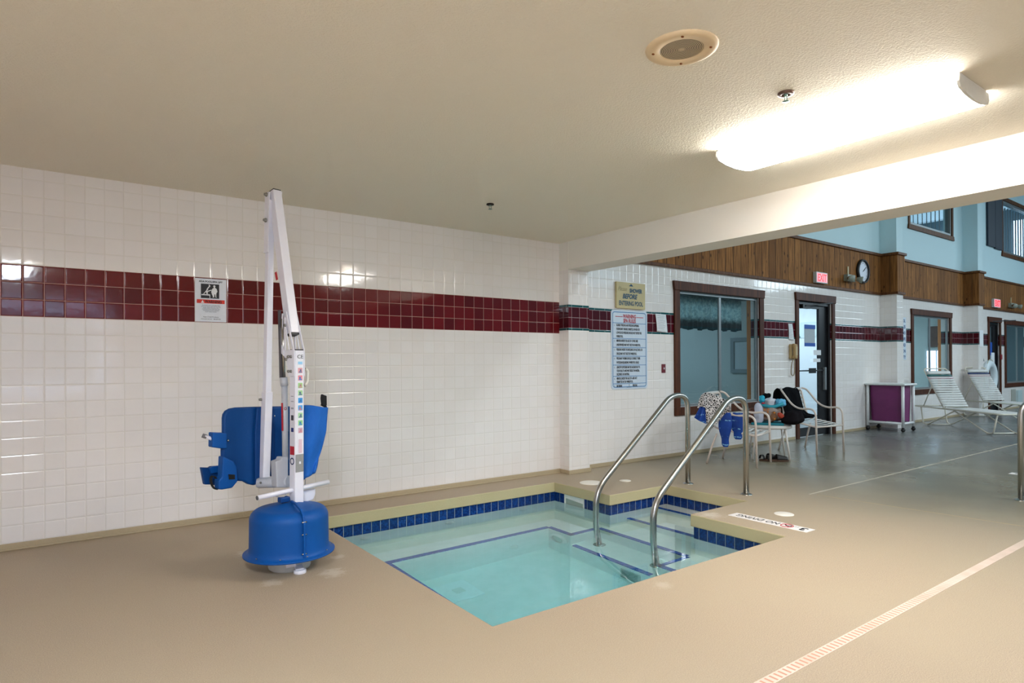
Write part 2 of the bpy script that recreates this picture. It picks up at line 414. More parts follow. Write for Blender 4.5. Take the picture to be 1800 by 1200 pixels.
# ---------------------------------------------------------------- walls of the alcove
def wall_grid(b, x0, x1, z0, z1, y0, y1, holes):
    xs = sorted({x0, x1, *[h[0] for h in holes], *[h[1] for h in holes]}); zs = sorted({z0, z1, *[h[2] for h in holes], *[h[3] for h in holes]})
    xs = [x for x in xs if x0 <= x <= x1]; zs = [z for z in zs if z0 <= z <= z1]
    for a, c in zip(xs, xs[1:]):
        for d, e in zip(zs, zs[1:]):
            mx, mz = (a+c)/2, (d+e)/2
            if not any(h[0] < mx < h[1] and h[2] < mz < h[3] for h in holes): b.box(a, c, y0, y1, d, e)
    return b
struct('wall_back', MB().box(-7, 0, 0, .15, 0, CEILZ), M_TILE)
struct('wall_left', MB().box(-7.15, -7, -9, .15, 0, CEILZ), M_TILE)
struct('ceiling', MB().box(-7.15, 0, -9.15, .15, CEILZ, CEILZ+.12), M_CEIL)
HX = .305
struct('wall_beam', MB().box(0, HX, -9, 0, 2.155, 5.6), M_BEAM)
struct('wall_column', MB().box(0, .292, -.150, 0, 0, 2.155), M_TILEH)
# rear wall of the alcove has a window opening for the daylight lamp
struct('wall_rear', wall_grid(MB(), -7.15, HX, 0, CEILZ, -9.15, -9, [(-6.75, -3.65, .8, 2.2)]), M_TILE)
FARH = [(1.96, 3.76, .61, 2.09), (4.77, 5.77, 0, 2.12), (8.86, 10.62, .63, 2.07), (12.93, 13.62, 0, 2.10), (14.06, 16.0, .63, 2.05)]
struct('wall_far', wall_grid(MB(), 0, 18, 0, 2.38, 0, .15, FARH), M_TILEH)
UPH = [(8.73, 10.78, 3.76, 5.3), (13.9, 16.2, 3.75, 5.0)]
struct('wall_far_upper', wall_grid(MB(), HX, 18, 2.38, 5.6, 0, .15, UPH), M_AQUA)
PILS = [(7.51, 7.76, -.27), (11.40, 11.68, -.27)]
for x0, x1, y0 in PILS:
    struct('wall_pilaster', MB().box(x0, x1, y0, 0, 0, 2.38), M_TILEH)
    struct('wall_pilaster_upper', MB().box(x0, x1, y0, 0, 2.38, 5.6), M_AQUA)
struct('wall_east', MB().box(18, 18.15, -12, 4, 0, 5.6), M_FAR)
struct('wall_south', MB().box(HX, 18, -12.15, -12, 0, 5.6), M_FAR)
struct('wall_hall_side', MB().box(0, HX, -12, -9.15, 0, 5.6), M_AQUA)
struct('ceiling_hall', MB().box(0, 18.15, -12.15, 4, 5.6, 5.72), M_AQUA)
# cove base
def cove(b, x0, x1, y0, y1):          # small base with a rounded foot along a run
    b.box(x0, x1, y0, y1, 0, .043)
bb = MB(); cove(bb, -7, 0, -.012, 0); bb.box(-7, 0, -.024, -.012, 0, .012); struct('baseboard_back', bb, M_BASE, bevel=.004)
bb = MB(); bb.box(-.012, .304, -.162, -.150, 0, .043).box(-.012, 0, -.150, -.012, 0, .043).box(.292, .304, -.150, 0, 0, .043); struct('baseboard_column', bb, M_BASE, bevel=.004)
bb = MB()
for a, c in ((.304, 4.66), (5.88, 7.5), (7.77, 11.39), (11.69, 12.8), (13.75, 18)): cove(bb, a, c, -.010, 0)
struct('baseboard_far', bb, M_BASE, bevel=.003)
# corner bead where the beam meets the column, and joints in the deck
struct('trim_1', MB().box(-.004, .004, -.154, -.146, 2.155, CEILZ), M_BEAM)

def strip_joint(name, pts, w, mat, z=.0006, jitter=.0):
    b = MB(); n = len(pts)
    for (x0, y0), (x1, y1) in zip(pts, pts[1:]):
        d = Vector((x1-x0, y1-y0, 0)).normalized(); s = Vector((-d.y, d.x, 0))*w/2
        a, c = Vector((x0, y0, 0)), Vector((x1, y1, 0)); m = (c-a).length; k = max(1, int(m/.12)); prev = None
        for i in range(k+1):
            p = a+(c-a)*i/k; ww = 1+random.uniform(-jitter, jitter); cur = (p+s*ww, p-s*ww)
            if prev:
                t = .0012
                b.prism([prev[0]+Vector((0,0,z-t)), cur[0]+Vector((0,0,z-t)), cur[1]+Vector((0,0,z-t)), prev[1]+Vector((0,0,z-t))], (0, 0, t))
            prev = cur
    o = struct(name, b, mat); return o
M_JOINT = simple('pale joint filler', '#b9ae9c', .6, noise=.15, nscale=8)
M_JOINT2 = simple('sandy joint filler', '#b09a78', .6, noise=.15, nscale=8)
strip_joint('trim_2', [(1.02, -2.185), (3, -2.188), (7.6, -2.2)], .022, M_JOINT, jitter=.35)
strip_joint('trim_3', [(1.05, -2.23), (1.165, -3.66)], .010, M_JOINT2, jitter=.4)

# ---------------------------------------------------------------- cedar band with cap and foot moulding
def band(b, z0, z1, out):
    runs = [(HX, PILS[0][0]), (PILS[0][1], PILS[1][0]), (PILS[1][1], 18)]
    for a, c in runs: b.box(a, c, -out, 0, z0, z1)
    for x0, x1, y0 in PILS: b.box(x0-out, x1+out, y0-out, -.0001, z0, z1)
    return b
struct('trim_4', band(MB(), 2.37, 3.04, .022), M_CEDAR)
struct('trim_5', band(MB(), 3.03, 3.075, .05), M_CAP, bevel=.004)
struct('trim_6', band(MB(), 2.345, 2.385, .034), M_CAP, bevel=.004)

# ---------------------------------------------------------------- rooms behind the far wall
RY = 3.2
b = MB(); b.box(.305, 18, RY, RY+.1, 0, 2.75)
struct('wall_rooms_back', wall_grid(MB(), .305, 18, 0, 2.75, RY, RY+.1, []), M_ROOMW)
b.bm.free()
struct('ceiling_rooms', MB().box(.305, 18, .15, RY+.1, 2.75, 2.85), M_LOBBY)
struct('ceiling_upper_rooms', MB().box(.305, 18, .15, 4, 5.55, 5.6), M_LOBBY)
struct('wall_upper_rooms_back', MB().box(.305, 18, 3.9, 4.0, 2.85, 5.55), M_ROOMW)
for i, x in enumerate((4.30, 7.3, 12.2)):
    struct('wall_partition', MB().box(x, x+.1, .15, RY, 0, 2.75), M_LOBBY if i == 1 else M_ROOMW)
struct('wall_rooms_left', MB().box(.305, .4, .15, RY, 0, 2.75), M_ROOMW)
# pine tree frieze painted on the lobby wall
def frieze_material():
    n = N('pine tree frieze'); q, g = n.pos()
    x = n.mt('MULTIPLY', n.mt('ADD', q[0], q[1]), 4.2); zz = n.mt('DIVIDE', n.mt('SUBTRACT', q[2], 1.60), .30)
    fx = n.mt('ABSOLUTE', n.mt('SUBTRACT', n.mt('FRACT', x), .5)); hh = n.white(n.comb(n.mt('FLOOR', x), 2.0, 0.0))
    top = n.mt('ADD', .45, n.mt('MULTIPLY', hh, .5))
    edge = n.mt('MULTIPLY', n.mt('SUBTRACT', top, zz), .55)
    saw = n.mt('MULTIPLY', n.mt('FRACT', n.mt('MULTIPLY', zz, 7)), .08)
    t = n.mt('LESS_THAN', n.mt('ADD', fx, saw), edge)
    c = n.mix(t, hexc('#cfe0e0'), hexc('#4f8583'))
    n.set(col=n.mix(n.mt('LESS_THAN', zz, .1), c, hexc('#7fa9a6')), rough=.7); return n.m
M_FRIEZE = frieze_material()
struct('trim_7', MB().box(7.288, 7.3, .2, RY-.01, 1.63, 1.93), M_FRIEZE)
struct('wall_lobby_left', MB().box(4.4, 4.41, .15, RY, 0, 2.75), M_LOBBY)
struct('trim_8', MB().box(12.31, 17.9, RY-.012, RY, 1.50, 1.78), M_FRIEZE)
# ---------------------------------------------------------------- windows and doors in the far wall
def window_unit(name, x0, x1, z0, z1, tw, header, mull, parts_x, trim=M_TRIM):
    """x0..x1, z0..z1 = outer edge of the wood trim"""
    r = thing(name, ((x0+x1)/2, 0, z0), kind='structure', world=True)
    b = MB(); b.box(x0+.02, x0+.02+tw, -.022, .0, z0+tw, z1-tw).box(x1-.02-tw, x1-.02, -.022, 0, z0+tw, z1-tw)
    b.box(x0+.02, x1-.02, -.024, 0, z0, z0+tw)
    # header with flared ends
    z = z1-tw-.01
    b.prism([(x0+.015, -.032, z), (x1-.015, -.032, z), (x1, -.032, z1), (x0, -.032, z1)], (0, .032, 0))
    b.build('casing', trim, r, bevel=.004)
    ix0, ix1, iz0, iz1 = x0+.02+tw, x1-.02-tw, z0+tw, z1-tw-.01; f = .035
    b = MB(); b.box(ix0-.01, ix0+f, .02, .055, iz0-.01, iz1+.01).box(ix1-f, ix1+.01, .02, .055, iz0-.01, iz1+.01).box(ix0+f, ix1-f, .02, .055, iz0-.01, iz0+f).box(ix0+f, ix1-f, .02, .055, iz1-f, iz1+.01)
    if mull: b.box(mull-.024, mull+.024, .025, .052, iz0+f, iz1-f)
    fr = b.build('frame', M_ALU, r, bevel=.003); childpart(fr)
    cuts = [ix0+f, *( [mull-.024, mull+.024] if mull else []), ix1-f]
    for a, c in zip(cuts[::2], cuts[1::2]): MB().box(a, c, .036, .042, iz0+f, iz1-f).build('pane', M_GLASS, fr)
    return r
w1 = window_unit('window_1', 1.85, 3.85, .503, 2.19, .105, 1, 2.86, None)
MB().box(3.655, 3.67, -.004, .012, 1.05, 1.22).build('latch', M_ALU, w1)
w2 = window_unit('window_2', 8.74, 10.73, .526, 2.17, .10, 1, 9.72, None)
w3 = window_unit('window_3', 13.95, 16.1, .529, 2.15, .10, 1, 15.0, None)

def door_unit(name, x0, x1, zt, glass0, glass1, hinge_dark):
    r = thing(name, ((x0+x1)/2, 0, 0), kind='structure', world=True); tw = .11
    b = MB(); b.box(x0+.02, x0+tw, -.022, 0, 0, zt-tw).box(x1-tw, x1-.02, -.022, 0, 0, zt-tw)
    b.prism([(x0+.015, -.034, zt-tw-.01), (x1-.015, -.034, zt-tw-.01), (x1, -.034, zt), (x0, -.034, zt)], (0, .034, 0))
    b.build('casing', M_TRIM, r, bevel=.004)
    ix0, ix1, it = x0+tw, x1-tw, zt-tw-.01
    MB().box(ix0-.01, ix0+.035, .02, .12, 0, it+.01).box(ix1-.05, ix1+.01, .02, .12, 0, it+.01).box(ix0+.035, ix1-.05, .02, .12, it-.05, it+.01).build('jamb', M_DARKALU, r, bevel=.003)
    lx0, lx1, lt = ix0+.035, ix1-.05, it-.05
    leaf = MB().box(lx0, glass0, .05, .09, .012, lt).box(glass1, lx1, .05, .09, .012, lt).box(glass0, glass1, .05, .09, .012, .15).box(glass0, glass1, .05, .09, lt-.05, lt)
    leaf = leaf.build('door_leaf', M_DARKALU, r, bevel=.003); childpart(leaf)
    MB().box(glass0, glass1, .066, .072, .15, lt-.05).build('pane', M_GLASSD, leaf)
    return r, leaf, (lx0, lx1, lt)
d1, leaf1, (lx0, lx1, lt1) = door_unit('door_1', 4.66, 5.88, 2.225, 4.86, 5.48, 1)
MB().box(lx0+.02, 5.62, .030, .05, 1.02, 1.04).box(5.13, 5.33, .018, .034, .99, 1.07).build('push_bar', simple('dark bar metal', '#3a3d40', .3, .6), leaf1, bevel=.003)
MB().box(5.58, 5.63, .005, .048, .72, 1.08).build('pull_handle', M_ALU, leaf1, bevel=.004)
MB().beam((4.95, -.02, 2.03), (5.62, -.10, 2.10), (0, 0, 1), .02, .02).box(4.88, 5.10, -.02, .04, 1.99, 2.05).build('closer_arm', M_BLACK, d1, bevel=.003)
M_PAPER = simple('white paper', '#dfe3e6', .7)
MB().box(5.30, 5.52, .040, .043, 1.275, 1.355).build('push_label', M_PAPER, leaf1)
MB().box(5.29, 5.50, .040, .043, 1.165, 1.22).build('hours_label', M_PAPER, leaf1)
M_SIGNBLUE = simple('blue sign ink', '#1250a8', .5)
p = MB().box(5.065, 5.37, .058, .0655, 1.41, 1.75).build('door_notice', simple('grey printed sheet', '#a9b3ba', .6, noise=.15, nscale=90), leaf1); childpart(p)
MB().box(5.06, 5.375, .054, .058, 1.685, 1.75).box(5.06, 5.375, .054, .058, 1.41, 1.465).build('notice_band', M_SIGNBLUE, p)
d2, leaf2, _ = door_unit('door_2', 12.83, 13.72, 2.18, 13.02, 13.38, 1)
MB().box(12.99, 13.30, .044, .049, 1.30, 1.60).build('door_notice', M_SIGNBLUE, leaf2)
MB().box(13.22, 13.44, .040, .048, 1.10, 1.36).build('door_notice', M_PAPER, leaf2)
MB().beam((13.1, -.02, 2.08), (13.75, -.28, 2.11), (0, 0, 1), .02, .02).build('closer_arm', M_BLACK, d2)

# upper windows
def upper_window(name, x0, x1, z0, z1, cuts_z):
    r = thing(name, ((x0+x1)/2, 0, z0), kind='structure', world=True); tw = .09
    b = MB(); b.box(x0+.02, x0+tw, -.022, 0, z0+tw, z1-tw).box(x1-tw, x1-.02, -.022, 0, z0+tw, z1-tw)
    b.prism([(x0-.01, -.03, z0), (x1+.01, -.03, z0), (x1-.01, -.03, z0+tw), (x0+.01, -.03, z0+tw)], (0, .03, 0)).box(x0, x1, -.024, 0, z1-tw, z1)
    b.build('casing', M_CAP, r, bevel=.004)
    a, c, d, e = x0+tw, x1-tw, z0+tw, z1-tw
    fr = MB().box(a, a+.05, .0, .1, d, e).box(c-.05, c, 0, .1, d, e).box(a+.05, c-.05, 0, .1, d, d+.05).box(a+.05, c-.05, 0, .1, e-.05, e).build('frame', M_ALU, r); childpart(fr)
    MB().box(a+.05, c-.05, .04, .046, d+.05, e-.05).build('pane', M_GLASS, fr)
    bl = thing('blind', ((a+c)/2, .16, e)); bl.location = Vector(bl.location)-Vector(r.location); bl.parent = r
    k = int((c-a-.1)/.20)
    for i in range(k):
        x = a+.05+(i+.5)*(c-a-.1)/k
        M = Matrix.Translation((x-(a+c)/2, .0, 0)) @ Matrix.Rotation(.45, 4, 'Z')
        MB().box(-.075, .075, -.002, .002, -(e-d)+.08, -.04, M).build('slat', simple('dark blind slat', '#2c353c', .6), bl)
    return r
upper_window('window_4', 8.65, 10.86, 3.68, 5.35, 0)
upper_window('window_5', 13.81, 16.3, 3.66, 5.09, 0)
# interior shutter folded back beside the upper window
sh = thing('folding_shutter', (13.28, -.03, 3.79), 'dark navy folding shutter beside the upper right window', 'shutter', world=True)
for a, c in ((12.81, 13.27), (13.29, 13.75)):
    MB().box(a, c, -.045, -.004, 3.80-.02*(a > 13), 5.35).build('shutter_panel', simple('navy shutter paint', '#1f2b3a', .6), sh, bevel=.004)

# things in the rooms behind the glass
def valance(x0, x1, z0, z1, y):
    def fn(u, v):
        x = x0+(x1-x0)*u; z = z1-(z1-z0)*v; return (x, y+.018*math.sin(u*95+.6*math.sin(u*17))*(.4+.6*v)+.006*math.sin(u*31), z+.012*math.sin(u*40)*v)
    return MB().grid(fn, 220, 6)
def valance_mat():
    n = N('valance cloth'); q, g = n.pos(); P = g.outputs['Position']
    zz = n.mt('ADD', q[2], n.mt('MULTIPLY', n.mt('SUBTRACT', n.noise(P, 26, 4, .7), .5), .10))
    c = n.mix(n.smooth(n.noise(P, 30), .4, .6), hexc('#8fa3a6'), hexc('#b7c4c4'))
    c = n.mix(n.smooth(zz, 1.70, 1.80, 1.0, 0.0), c, hexc('#2f2c2b')); c = n.mix(n.smooth(q[2], 1.645, 1.652, 1.0, 0.0), c, hexc('#1f3d42'))
    n.set(col=c, rough=.9); return n.m
cu_ = thing('window_curtain', (2.8, .2, 1.6), 'gathered valance with dark forest border behind the left window', 'curtain', world=True)
valance(1.97, 3.62, 1.61, 2.05, .21).build('valance', valance_mat(), cu_, solid=.002)
MB().box(1.93, 3.66, .15, .215, 2.045, 2.07).build('curtain_rail', M_ALU, cu_)
tag(MB().box(4.07, 4.24, .34, .42, 0, 2.75).build('timber_post', M_POST, bevel=.006), 'orange timber post behind the left window', 'post')
tag(MB().box(11.44, 11.66, .40, .50, 0, 2.75).build('timber_post', M_POST, bevel=.006), 'orange timber post behind the window by the left lounger', 'post')
w6 = thing('window_6', (4.28, .62, 1.0), kind='structure', world=True)
MB().box(4.27, 4.30, .40, .46, 1.0, 1.55).box(4.27, 4.30, .78, .84, 1.0, 1.55).box(4.27, 4.30, .46, .78, 1.0, 1.06).box(4.27, 4.30, .46, .78, 1.49, 1.55).build('casing', simple('grey casing', '#77878c', .6), w6)
MB().box(4.285, 4.295, .46, .78, 1.06, 1.49).build('pane', simple('frosted grey pane', '#a9b9bf', .3), w6)
ow = thing('window_7', (12.19, .8, .9), kind='structure', world=True)
MB().box(12.188, 12.197, .60, .99, .94, 1.41).build('pane', emis('daylight pane', '#d8e6ff', 2.2), ow)
MB().box(12.17, 12.2, .56, .60, .90, 1.45).box(12.17, 12.2, .99, 1.03, .90, 1.45).box(12.17, 12.2, .60, .99, .90, .94).box(12.17, 12.2, .60, .99, 1.41, 1.45).box(12.175, 12.186, .78, .80, .94, 1.41).build('casing', simple('white casing', '#b9c6cc', .5), ow)
tag(MB().box(12.17, 12.2, .66, .96, 1.50, 1.98).build('notice_board', simple('brown cork board', '#5b4238', .8, noise=.5, nscale=9)), 'brown board above the bright window, seen through glass by the lounger', 'board')
# added glowing panes at the end of the upper room, for glints between the blinds
ow = thing('glint_pane', (17.98, 1.6, 3.9), kind='structure', world=True)
for a, c in ((.3, .9), (1.3, 1.9), (2.5, 3.2)): MB().box(17.97, 17.985, a, c, 4.1, 5.2).build('pane', emis('upper glint pane', '#dfeaff', 2.0), ow)
# pale sofa-like table visible through window 1
t_ = thing('side_desk', (3.05, 1.6, 0), 'pale low desk in the room behind the left window', 'desk', world=True)
MB().box(2.75, 3.7, 1.3, 1.9, .64, .68).build('desk_top', simple('pale laminate', '#b9c6c6', .4), t_, bevel=.005)
for x in (2.8, 3.62):
    for y in (1.36, 1.82): MB().box(x, x+.04, y, y+.04, 0, .64).build('leg', M_ALU, t_)

# ---------------------------------------------------------------- spa pool
REC = .025
bx0, bx1, by0, by1 = PX0-REC, PX1+REC, PY0-REC, PY1+REC
cx1, cy0, cy1 = AX1+REC, AY0-REC, AY1+REC
FZ, BZ, LZ, S2Z, S1Z, WZ = -1.15, -.60, -.85, -.42, -.25, -.180
spa = thing('spa_pool', ((bx0+bx1)/2, (by0+by1)/2, 0), 'sunken square spa pool with blue tile waterline, benches and entry steps', 'spa pool', world=True)
def shell_material():
    n = N('pale pool plaster'); q, g = n.pos(); P = g.outputs['Position']
    c = n.mix(n.smooth(n.noise(P, 9, 4, .6), .3, .7), hexc('#eef1ec'), hexc('#f5f6f2'))
    n.set(col=c, rough=.6); n.bump(n.noise(P, 160, 2), .0006); return n.m
M_SHELL = shell_material()
b = MB(); th = .08
# floor, walls (outside the recess line), benches and steps as solid blocks
b.box(bx0, bx1, by0, by1, FZ-th, FZ)
b.box(bx0-th, bx0, by0-th, by1+th, FZ, -.096)
b.box(bx0, bx1, by1, by1+th, FZ, -.096); b.box(bx0, bx1, by0-th, by0, FZ, -.096)
b.box(bx1, bx1+th, by0-th, cy0, FZ, -.096); b.box(bx1, bx1+th, cy1, by1+th, FZ, -.096)
b.box(bx1+th, cx1, cy1, cy1+th, FZ, -.096); b.box(bx1+th, cx1, cy0-th, cy0, FZ, -.096); b.box(cx1, cx1+th, cy0-th, cy1+th, FZ, -.096)
IX = -.80; IY = -.775; LX = -2.34; NX = -.47
b.box(bx0, bx1, IY, by1, FZ, BZ)                      # far bench
b.box(bx0, LX, by0, IY, FZ, BZ)                       # left bench
b.box(IX, bx1, -1.07, IY, FZ, BZ)                     # right bench, far piece
b.box(IX, bx1, by0, -2.02, FZ, BZ)                    # right bench, near piece
b.box(NX, bx1, -2.02, -1.07, FZ, BZ)                  # tread behind the low step
b.box(IX, NX, -2.02, -1.07, FZ, LZ)                   # low step
b.box(bx1, cx1, cy0, cy1, FZ, BZ)
b.box(-.16, cx1, cy0, cy1, BZ, S2Z); b.box(.22, cx1, cy0, cy1, S2Z, S1Z)
b.build('basin', M_SHELL, spa)
def pooltile_material():
    n = N('blue glazed waterline tile'); q, g = n.pos()
    sn = n.new('ShaderNodeSeparateXYZ'); n.nt.links.new(g.outputs['Normal'], sn.inputs[0])
    fy = n.mt('GREATER_THAN', n.mt('ABSOLUTE', sn.outputs[1]), .5)
    u = n.mt('DIVIDE', n.mt('ADD', n.mixf(fy, q[1], q[0]), .051), .0777); fu = n.mt('FRACT', u)
    d = n.mt('MINIMUM', fu, n.mt('SUBTRACT', 1.0, fu)); gr = n.smooth(d, .012, .03, 1.0, 0.0)
    r = n.white(n.comb(n.mt('FLOOR', u), fy, 0.0)); P = g.outputs['Position']
    c = n.mix(n.smooth(n.noise(P, 60, 4, .65), .35, .7), hexc('#071f5a'), hexc('#164a9a')); c = n.mix(n.mt('MULTIPLY', r, .5), c, hexc('#0a1c4c'))
    n.set(col=n.mix(gr, c, hexc('#b9c4bd')), rough=n.mixf(gr, .1, .6)); n.bump(n.mt('ADD', n.mt('SUBTRACT', 1.0, gr), n.mt('MULTIPLY', n.noise(P, 45, 2), .9)), .002); return n.m
M_PT = pooltile_material()
def nosing_material():
    n = N('blue nosing tile'); q, g = n.pos(); P = g.outputs['Position']
    u = n.mt('DIVIDE', n.mt('ADD', q[0], q[1]), .052); fu = n.mt('FRACT', u); d = n.mt('MINIMUM', fu, n.mt('SUBTRACT', 1.0, fu))
    n.set(col=n.mix(n.smooth(d, .02, .05, 1.0, 0.0), n.mix(n.noise(P, 20), hexc('#123f9c'), hexc('#2a5fc0')), hexc('#8fb0c8')), rough=.2); return n.m
M_NOSE = nosing_material()
b = MB(); z0, z1, t = -.205, -.0955, .006
b.box(bx0, bx1, by1-t, by1, z0, z1).box(bx0, bx0+t, by0, by1-t, z0, z1).box(bx0+t, bx1, by0, by0+t, z0, z1)
b.box(bx1-t, bx1, by0+t, cy0, z0, z1); b.box(bx1-t, bx1, cy1, -.79, z0, z1).box(bx1-t, bx1, -.51, by1-t, z0, z1)
b.box(bx1-t, cx1, cy1-t, cy1, z0, z1).box(bx1-t, cx1, cy0, cy0+t, z0, z1).box(cx1-t, cx1, cy0+t, cy1-t, z0, z1)
b.build('waterline_tile', M_PT, spa)
b = MB(); w_ = .032; e = .004
def nose(x0, x1, y0, y1, z): b.box(x0-e, x1+e, y0-e, y1+e, z-.02, z+.003)
nose(LX-w_, IX, IY, IY+w_, BZ); nose(LX-w_, LX, by0, IY, BZ)
nose(IX, IX+w_, -1.07, IY, BZ); nose(IX, NX, -1.07, -1.07+w_, BZ); nose(NX, NX+w_, -2.02, -1.07, BZ); nose(IX, NX, -2.02-w_, -2.02, BZ); nose(IX, IX+w_, by0, -2.02, BZ)
nose(IX, IX+w_, -1.95, -1.10, LZ)
nose(-.16, -.16+w_, cy0+.01, cy1-.01, S2Z); nose(.22, .22+w_, cy0+.01, cy1-.01, S1Z)
b.build('nosing_tile', M_NOSE, spa)
M_FIT = simple('white pool fitting', '#e6e9e2', .35)
for x in (-2.355, -1.575, -.77):
    MB().lathe([(0, .040), (.022, .038), (.036, .022), (.046, .008), (.048, 0), (0, 0)], (x, by1, -.33), 24, (0, -1, 0)).build('jet', M_FIT, spa)
MB().lathe([(0, .040), (.022, .038), (.036, .022), (.046, .008), (.048, 0), (0, 0)], (-1.19, IY-.001, -.91), 24, (0, -1, 0)).build('jet', M_FIT, spa)
lt = MB().lathe([(.075, .030), (.080, .040), (.098, .034), (.108, .016), (.112, 0), (0, 0)], (IX-.001, -.925, -.80), 40, (-1, 0, 0)).build('underwater_light', simple('white light rim', '#f1f4f0', .35), spa); childpart(lt)
MB().lathe([(0, .040), (.05, .034), (.072, .022), (.076, .02)], (IX-.001, -.925, -.80), 40, (-1, 0, 0)).build('light_glass', simple('pale green lamp glass', '#c3d6cf', .2), lt)
dr = MB().box(-2.07, -1.79, -1.24, -.93, FZ, FZ+.02).build('main_drain', simple('pale drain cover', '#f6faf8', .5), spa, bevel=.008); childpart(dr)
MB().box(-1.97, -1.89, -1.13, -1.05, FZ+.02, FZ+.028).build('drain_plate', M_FIT, dr, bevel=.003)
b = MB(); b.box(IX-.012, IX, -1.86, -1.66, -1.10, -.93); g_ = b.build('suction_grille', simple('grey grille', '#a9bdb5', .5), spa, bevel=.003); childpart(g_)
b = MB()
for k in range(7): b.box(IX-.018, IX-.012, -1.84, -1.68, -1.085+k*.022, -1.077+k*.022)
b.build('grille_bars', simple('grille bars', '#8aa39b', .5), g_)
# skimmer mouth in the tile band
sk = MB().box(bx1-.012, bx1+.004, -.79, -.775, -.205, -.098).box(bx1-.012, bx1+.004, -.525, -.51, -.205, -.098).box(bx1-.012, bx1+.004, -.775, -.525, -.115, -.098).box(bx1-.012, bx1+.004, -.775, -.525, -.205, -.197).build('skimmer', M_FIT, spa, bevel=.002); childpart(sk)
MB().box(bx1+.001, bx1+.003, -.775, -.525, -.197, -.115).build('skimmer_throat', simple('dark throat', '#2c3a36', .6), sk)
MB().prism([(bx1-.002, -.77, -.19), (bx1-.002, -.53, -.19), (bx1-.002, -.53, -.135), (bx1-.002, -.77, -.15)], (-.004, 0, 0)).build('skimmer_flap', simple('grey flap', '#9aa79d', .4), sk)

# water: a closed body of water, absorbing slightly more red
n = N('pool water'); n.nt.nodes.remove(n.b)
gl = n.new('ShaderNodeBsdfGlass'); gl.inputs['IOR'].default_value = 1.333; gl.inputs['Roughness'].default_value = 0; gl.inputs[0].default_value = (1, 1, 1, 1)
bp = n.new('ShaderNodeBump'); bp.inputs['Distance'].default_value = .0015; bp.inputs['Strength'].default_value = .35
q, g = n.pos(); n.put(bp.inputs['Height'], n.noise(g.outputs['Position'], 3.2, 2)); n.nt.links.new(bp.outputs[0], gl.inputs['Normal'])
n.nt.links.new(gl.outputs[0], n.out.inputs[0])
va = n.new('ShaderNodeVolumeAbsorption'); va.inputs[0].default_value = (.10, .86, .93, 1); va.inputs[1].default_value = .46
n.nt.links.new(va.outputs[0], n.out.inputs['Volume'])
b = MB(); L = [(bx0-.03, by0-.03), (bx1+.03, by0-.03), (bx1+.03, cy0-.03), (cx1+.03, cy0-.03), (cx1+.03, cy1+.03), (bx1+.03, cy1+.03), (bx1+.03, by1+.03), (bx0-.03, by1+.03)]
b.prism([(x, y, WZ) for x, y in L], (0, 0, FZ-.02-WZ))
tag(b.build('pool_water', n.m), 'still pale green water filling the sunken spa', 'water', kind='stuff')

# lids and drain in the deck
M_LID = simple('white plastic lid', '#e6ded2', .45)
def lid(x, y, r, label, inner=False):
    o = MB().lathe([(0, .004), (r*.93, .004), (r, .001), (r, -.004)], (x, y, 0), 40).build('deck_lid', M_LID); tag(o, label, 'drain cover', 'round covers in the pool deck')  # flat round lid in the deck, not a drain
    return o
lid(-.135, -.625, .115, 'large white round skimmer cover set in the deck near the column')
lid(.205, -.75, .058, 'small beige round cover between the big cover and the handrail')
lid(.165, -2.445, .072, 'white round cover beside the no diving marker')
def drain_material():
    n = N('pink trench drain grate'); q, g = n.pos(); v = n.mt('FRACT', n.mt('DIVIDE', q[0], .030))
    lat = n.mt('LESS_THAN', n.mt('ABSOLUTE', n.mt('ADD', q[1], 3.791)), .018)
    worn = n.smooth(n.mt('ADD', q[0], n.mt('MULTIPLY', n.noise(g.outputs['Position'], 3), 1.0)), -1.0, .3)
    s = n.mt('MULTIPLY', n.mt('MULTIPLY', n.mt('LESS_THAN', v, .38), lat), n.mt('SUBTRACT', 1.0, n.mt('MULTIPLY', worn, .9)))
    c = n.mix(n.smooth(n.noise(g.outputs['Position'], 7, 4), .35, .7), hexc('#dcc3b4'), hexc('#cdb8a6'))
    n.set(col=n.mix(s, c, hexc('#c08a72')), rough=.5); n.bump(n.mt('SUBTRACT', 1.0, s), .003); return n.m
b = MB()
b.box(-6.9, 17.9, -3.815, -3.767, -.02, .0015)
tag(b.build('trench_drain', drain_material()), 'long narrow pinkish slotted trench drain running across the deck', 'drain')
# ---------------------------------------------------------------- ceiling items
def fixture(loc, strength, label, col=(1, .965, .92, 1), length=1.25, w=.36):
    r = thing('ceiling_light', loc, label, 'ceiling light')
    h = .085
    MB().box(-w/2+.012, w/2-.012, -length/2+.006, length/2-.006, -.028, 0).build('housing', simple('white enamel housing', '#e6e2da', .4), r)
    prof = [(-w/2, -.012), (-w/2-.004, -.045), (-w/2+.012, -.066), (-w/4, -.080), (0, -.085), (w/4, -.080), (w/2-.012, -.066), (w/2+.004, -.045), (w/2, -.012)]
    b = MB(); L = length/2-.012
    rows = [[b.bm.verts.new((x, y, z)) for x, z in prof] for y in (-L, L)]
    for i in range(len(prof)-1): b.bm.faces.new((rows[0][i], rows[0][i+1], rows[1][i+1], rows[1][i])).smooth = True
    n = N('lit prismatic lens %d' % len(MATS)); _, v = n.objc(); n.set(col=(1, .97, .93, 1), em=col, ems=strength, rough=.3); MATS[n.m.name] = n.m
    b.build('lens', n.m, r)
    for s in (-1, 1):
        b = MB(); b.prism([(x, s*L, z) for x, z in prof], (0, s*.012, 0)); b.build('end_cap', simple('translucent end cap', '#dcdad2', .5), r)
    return r
fixture((-.975, -3.425, CEILZ), FIX1, 'long lit fluorescent ceiling light by the white beam')
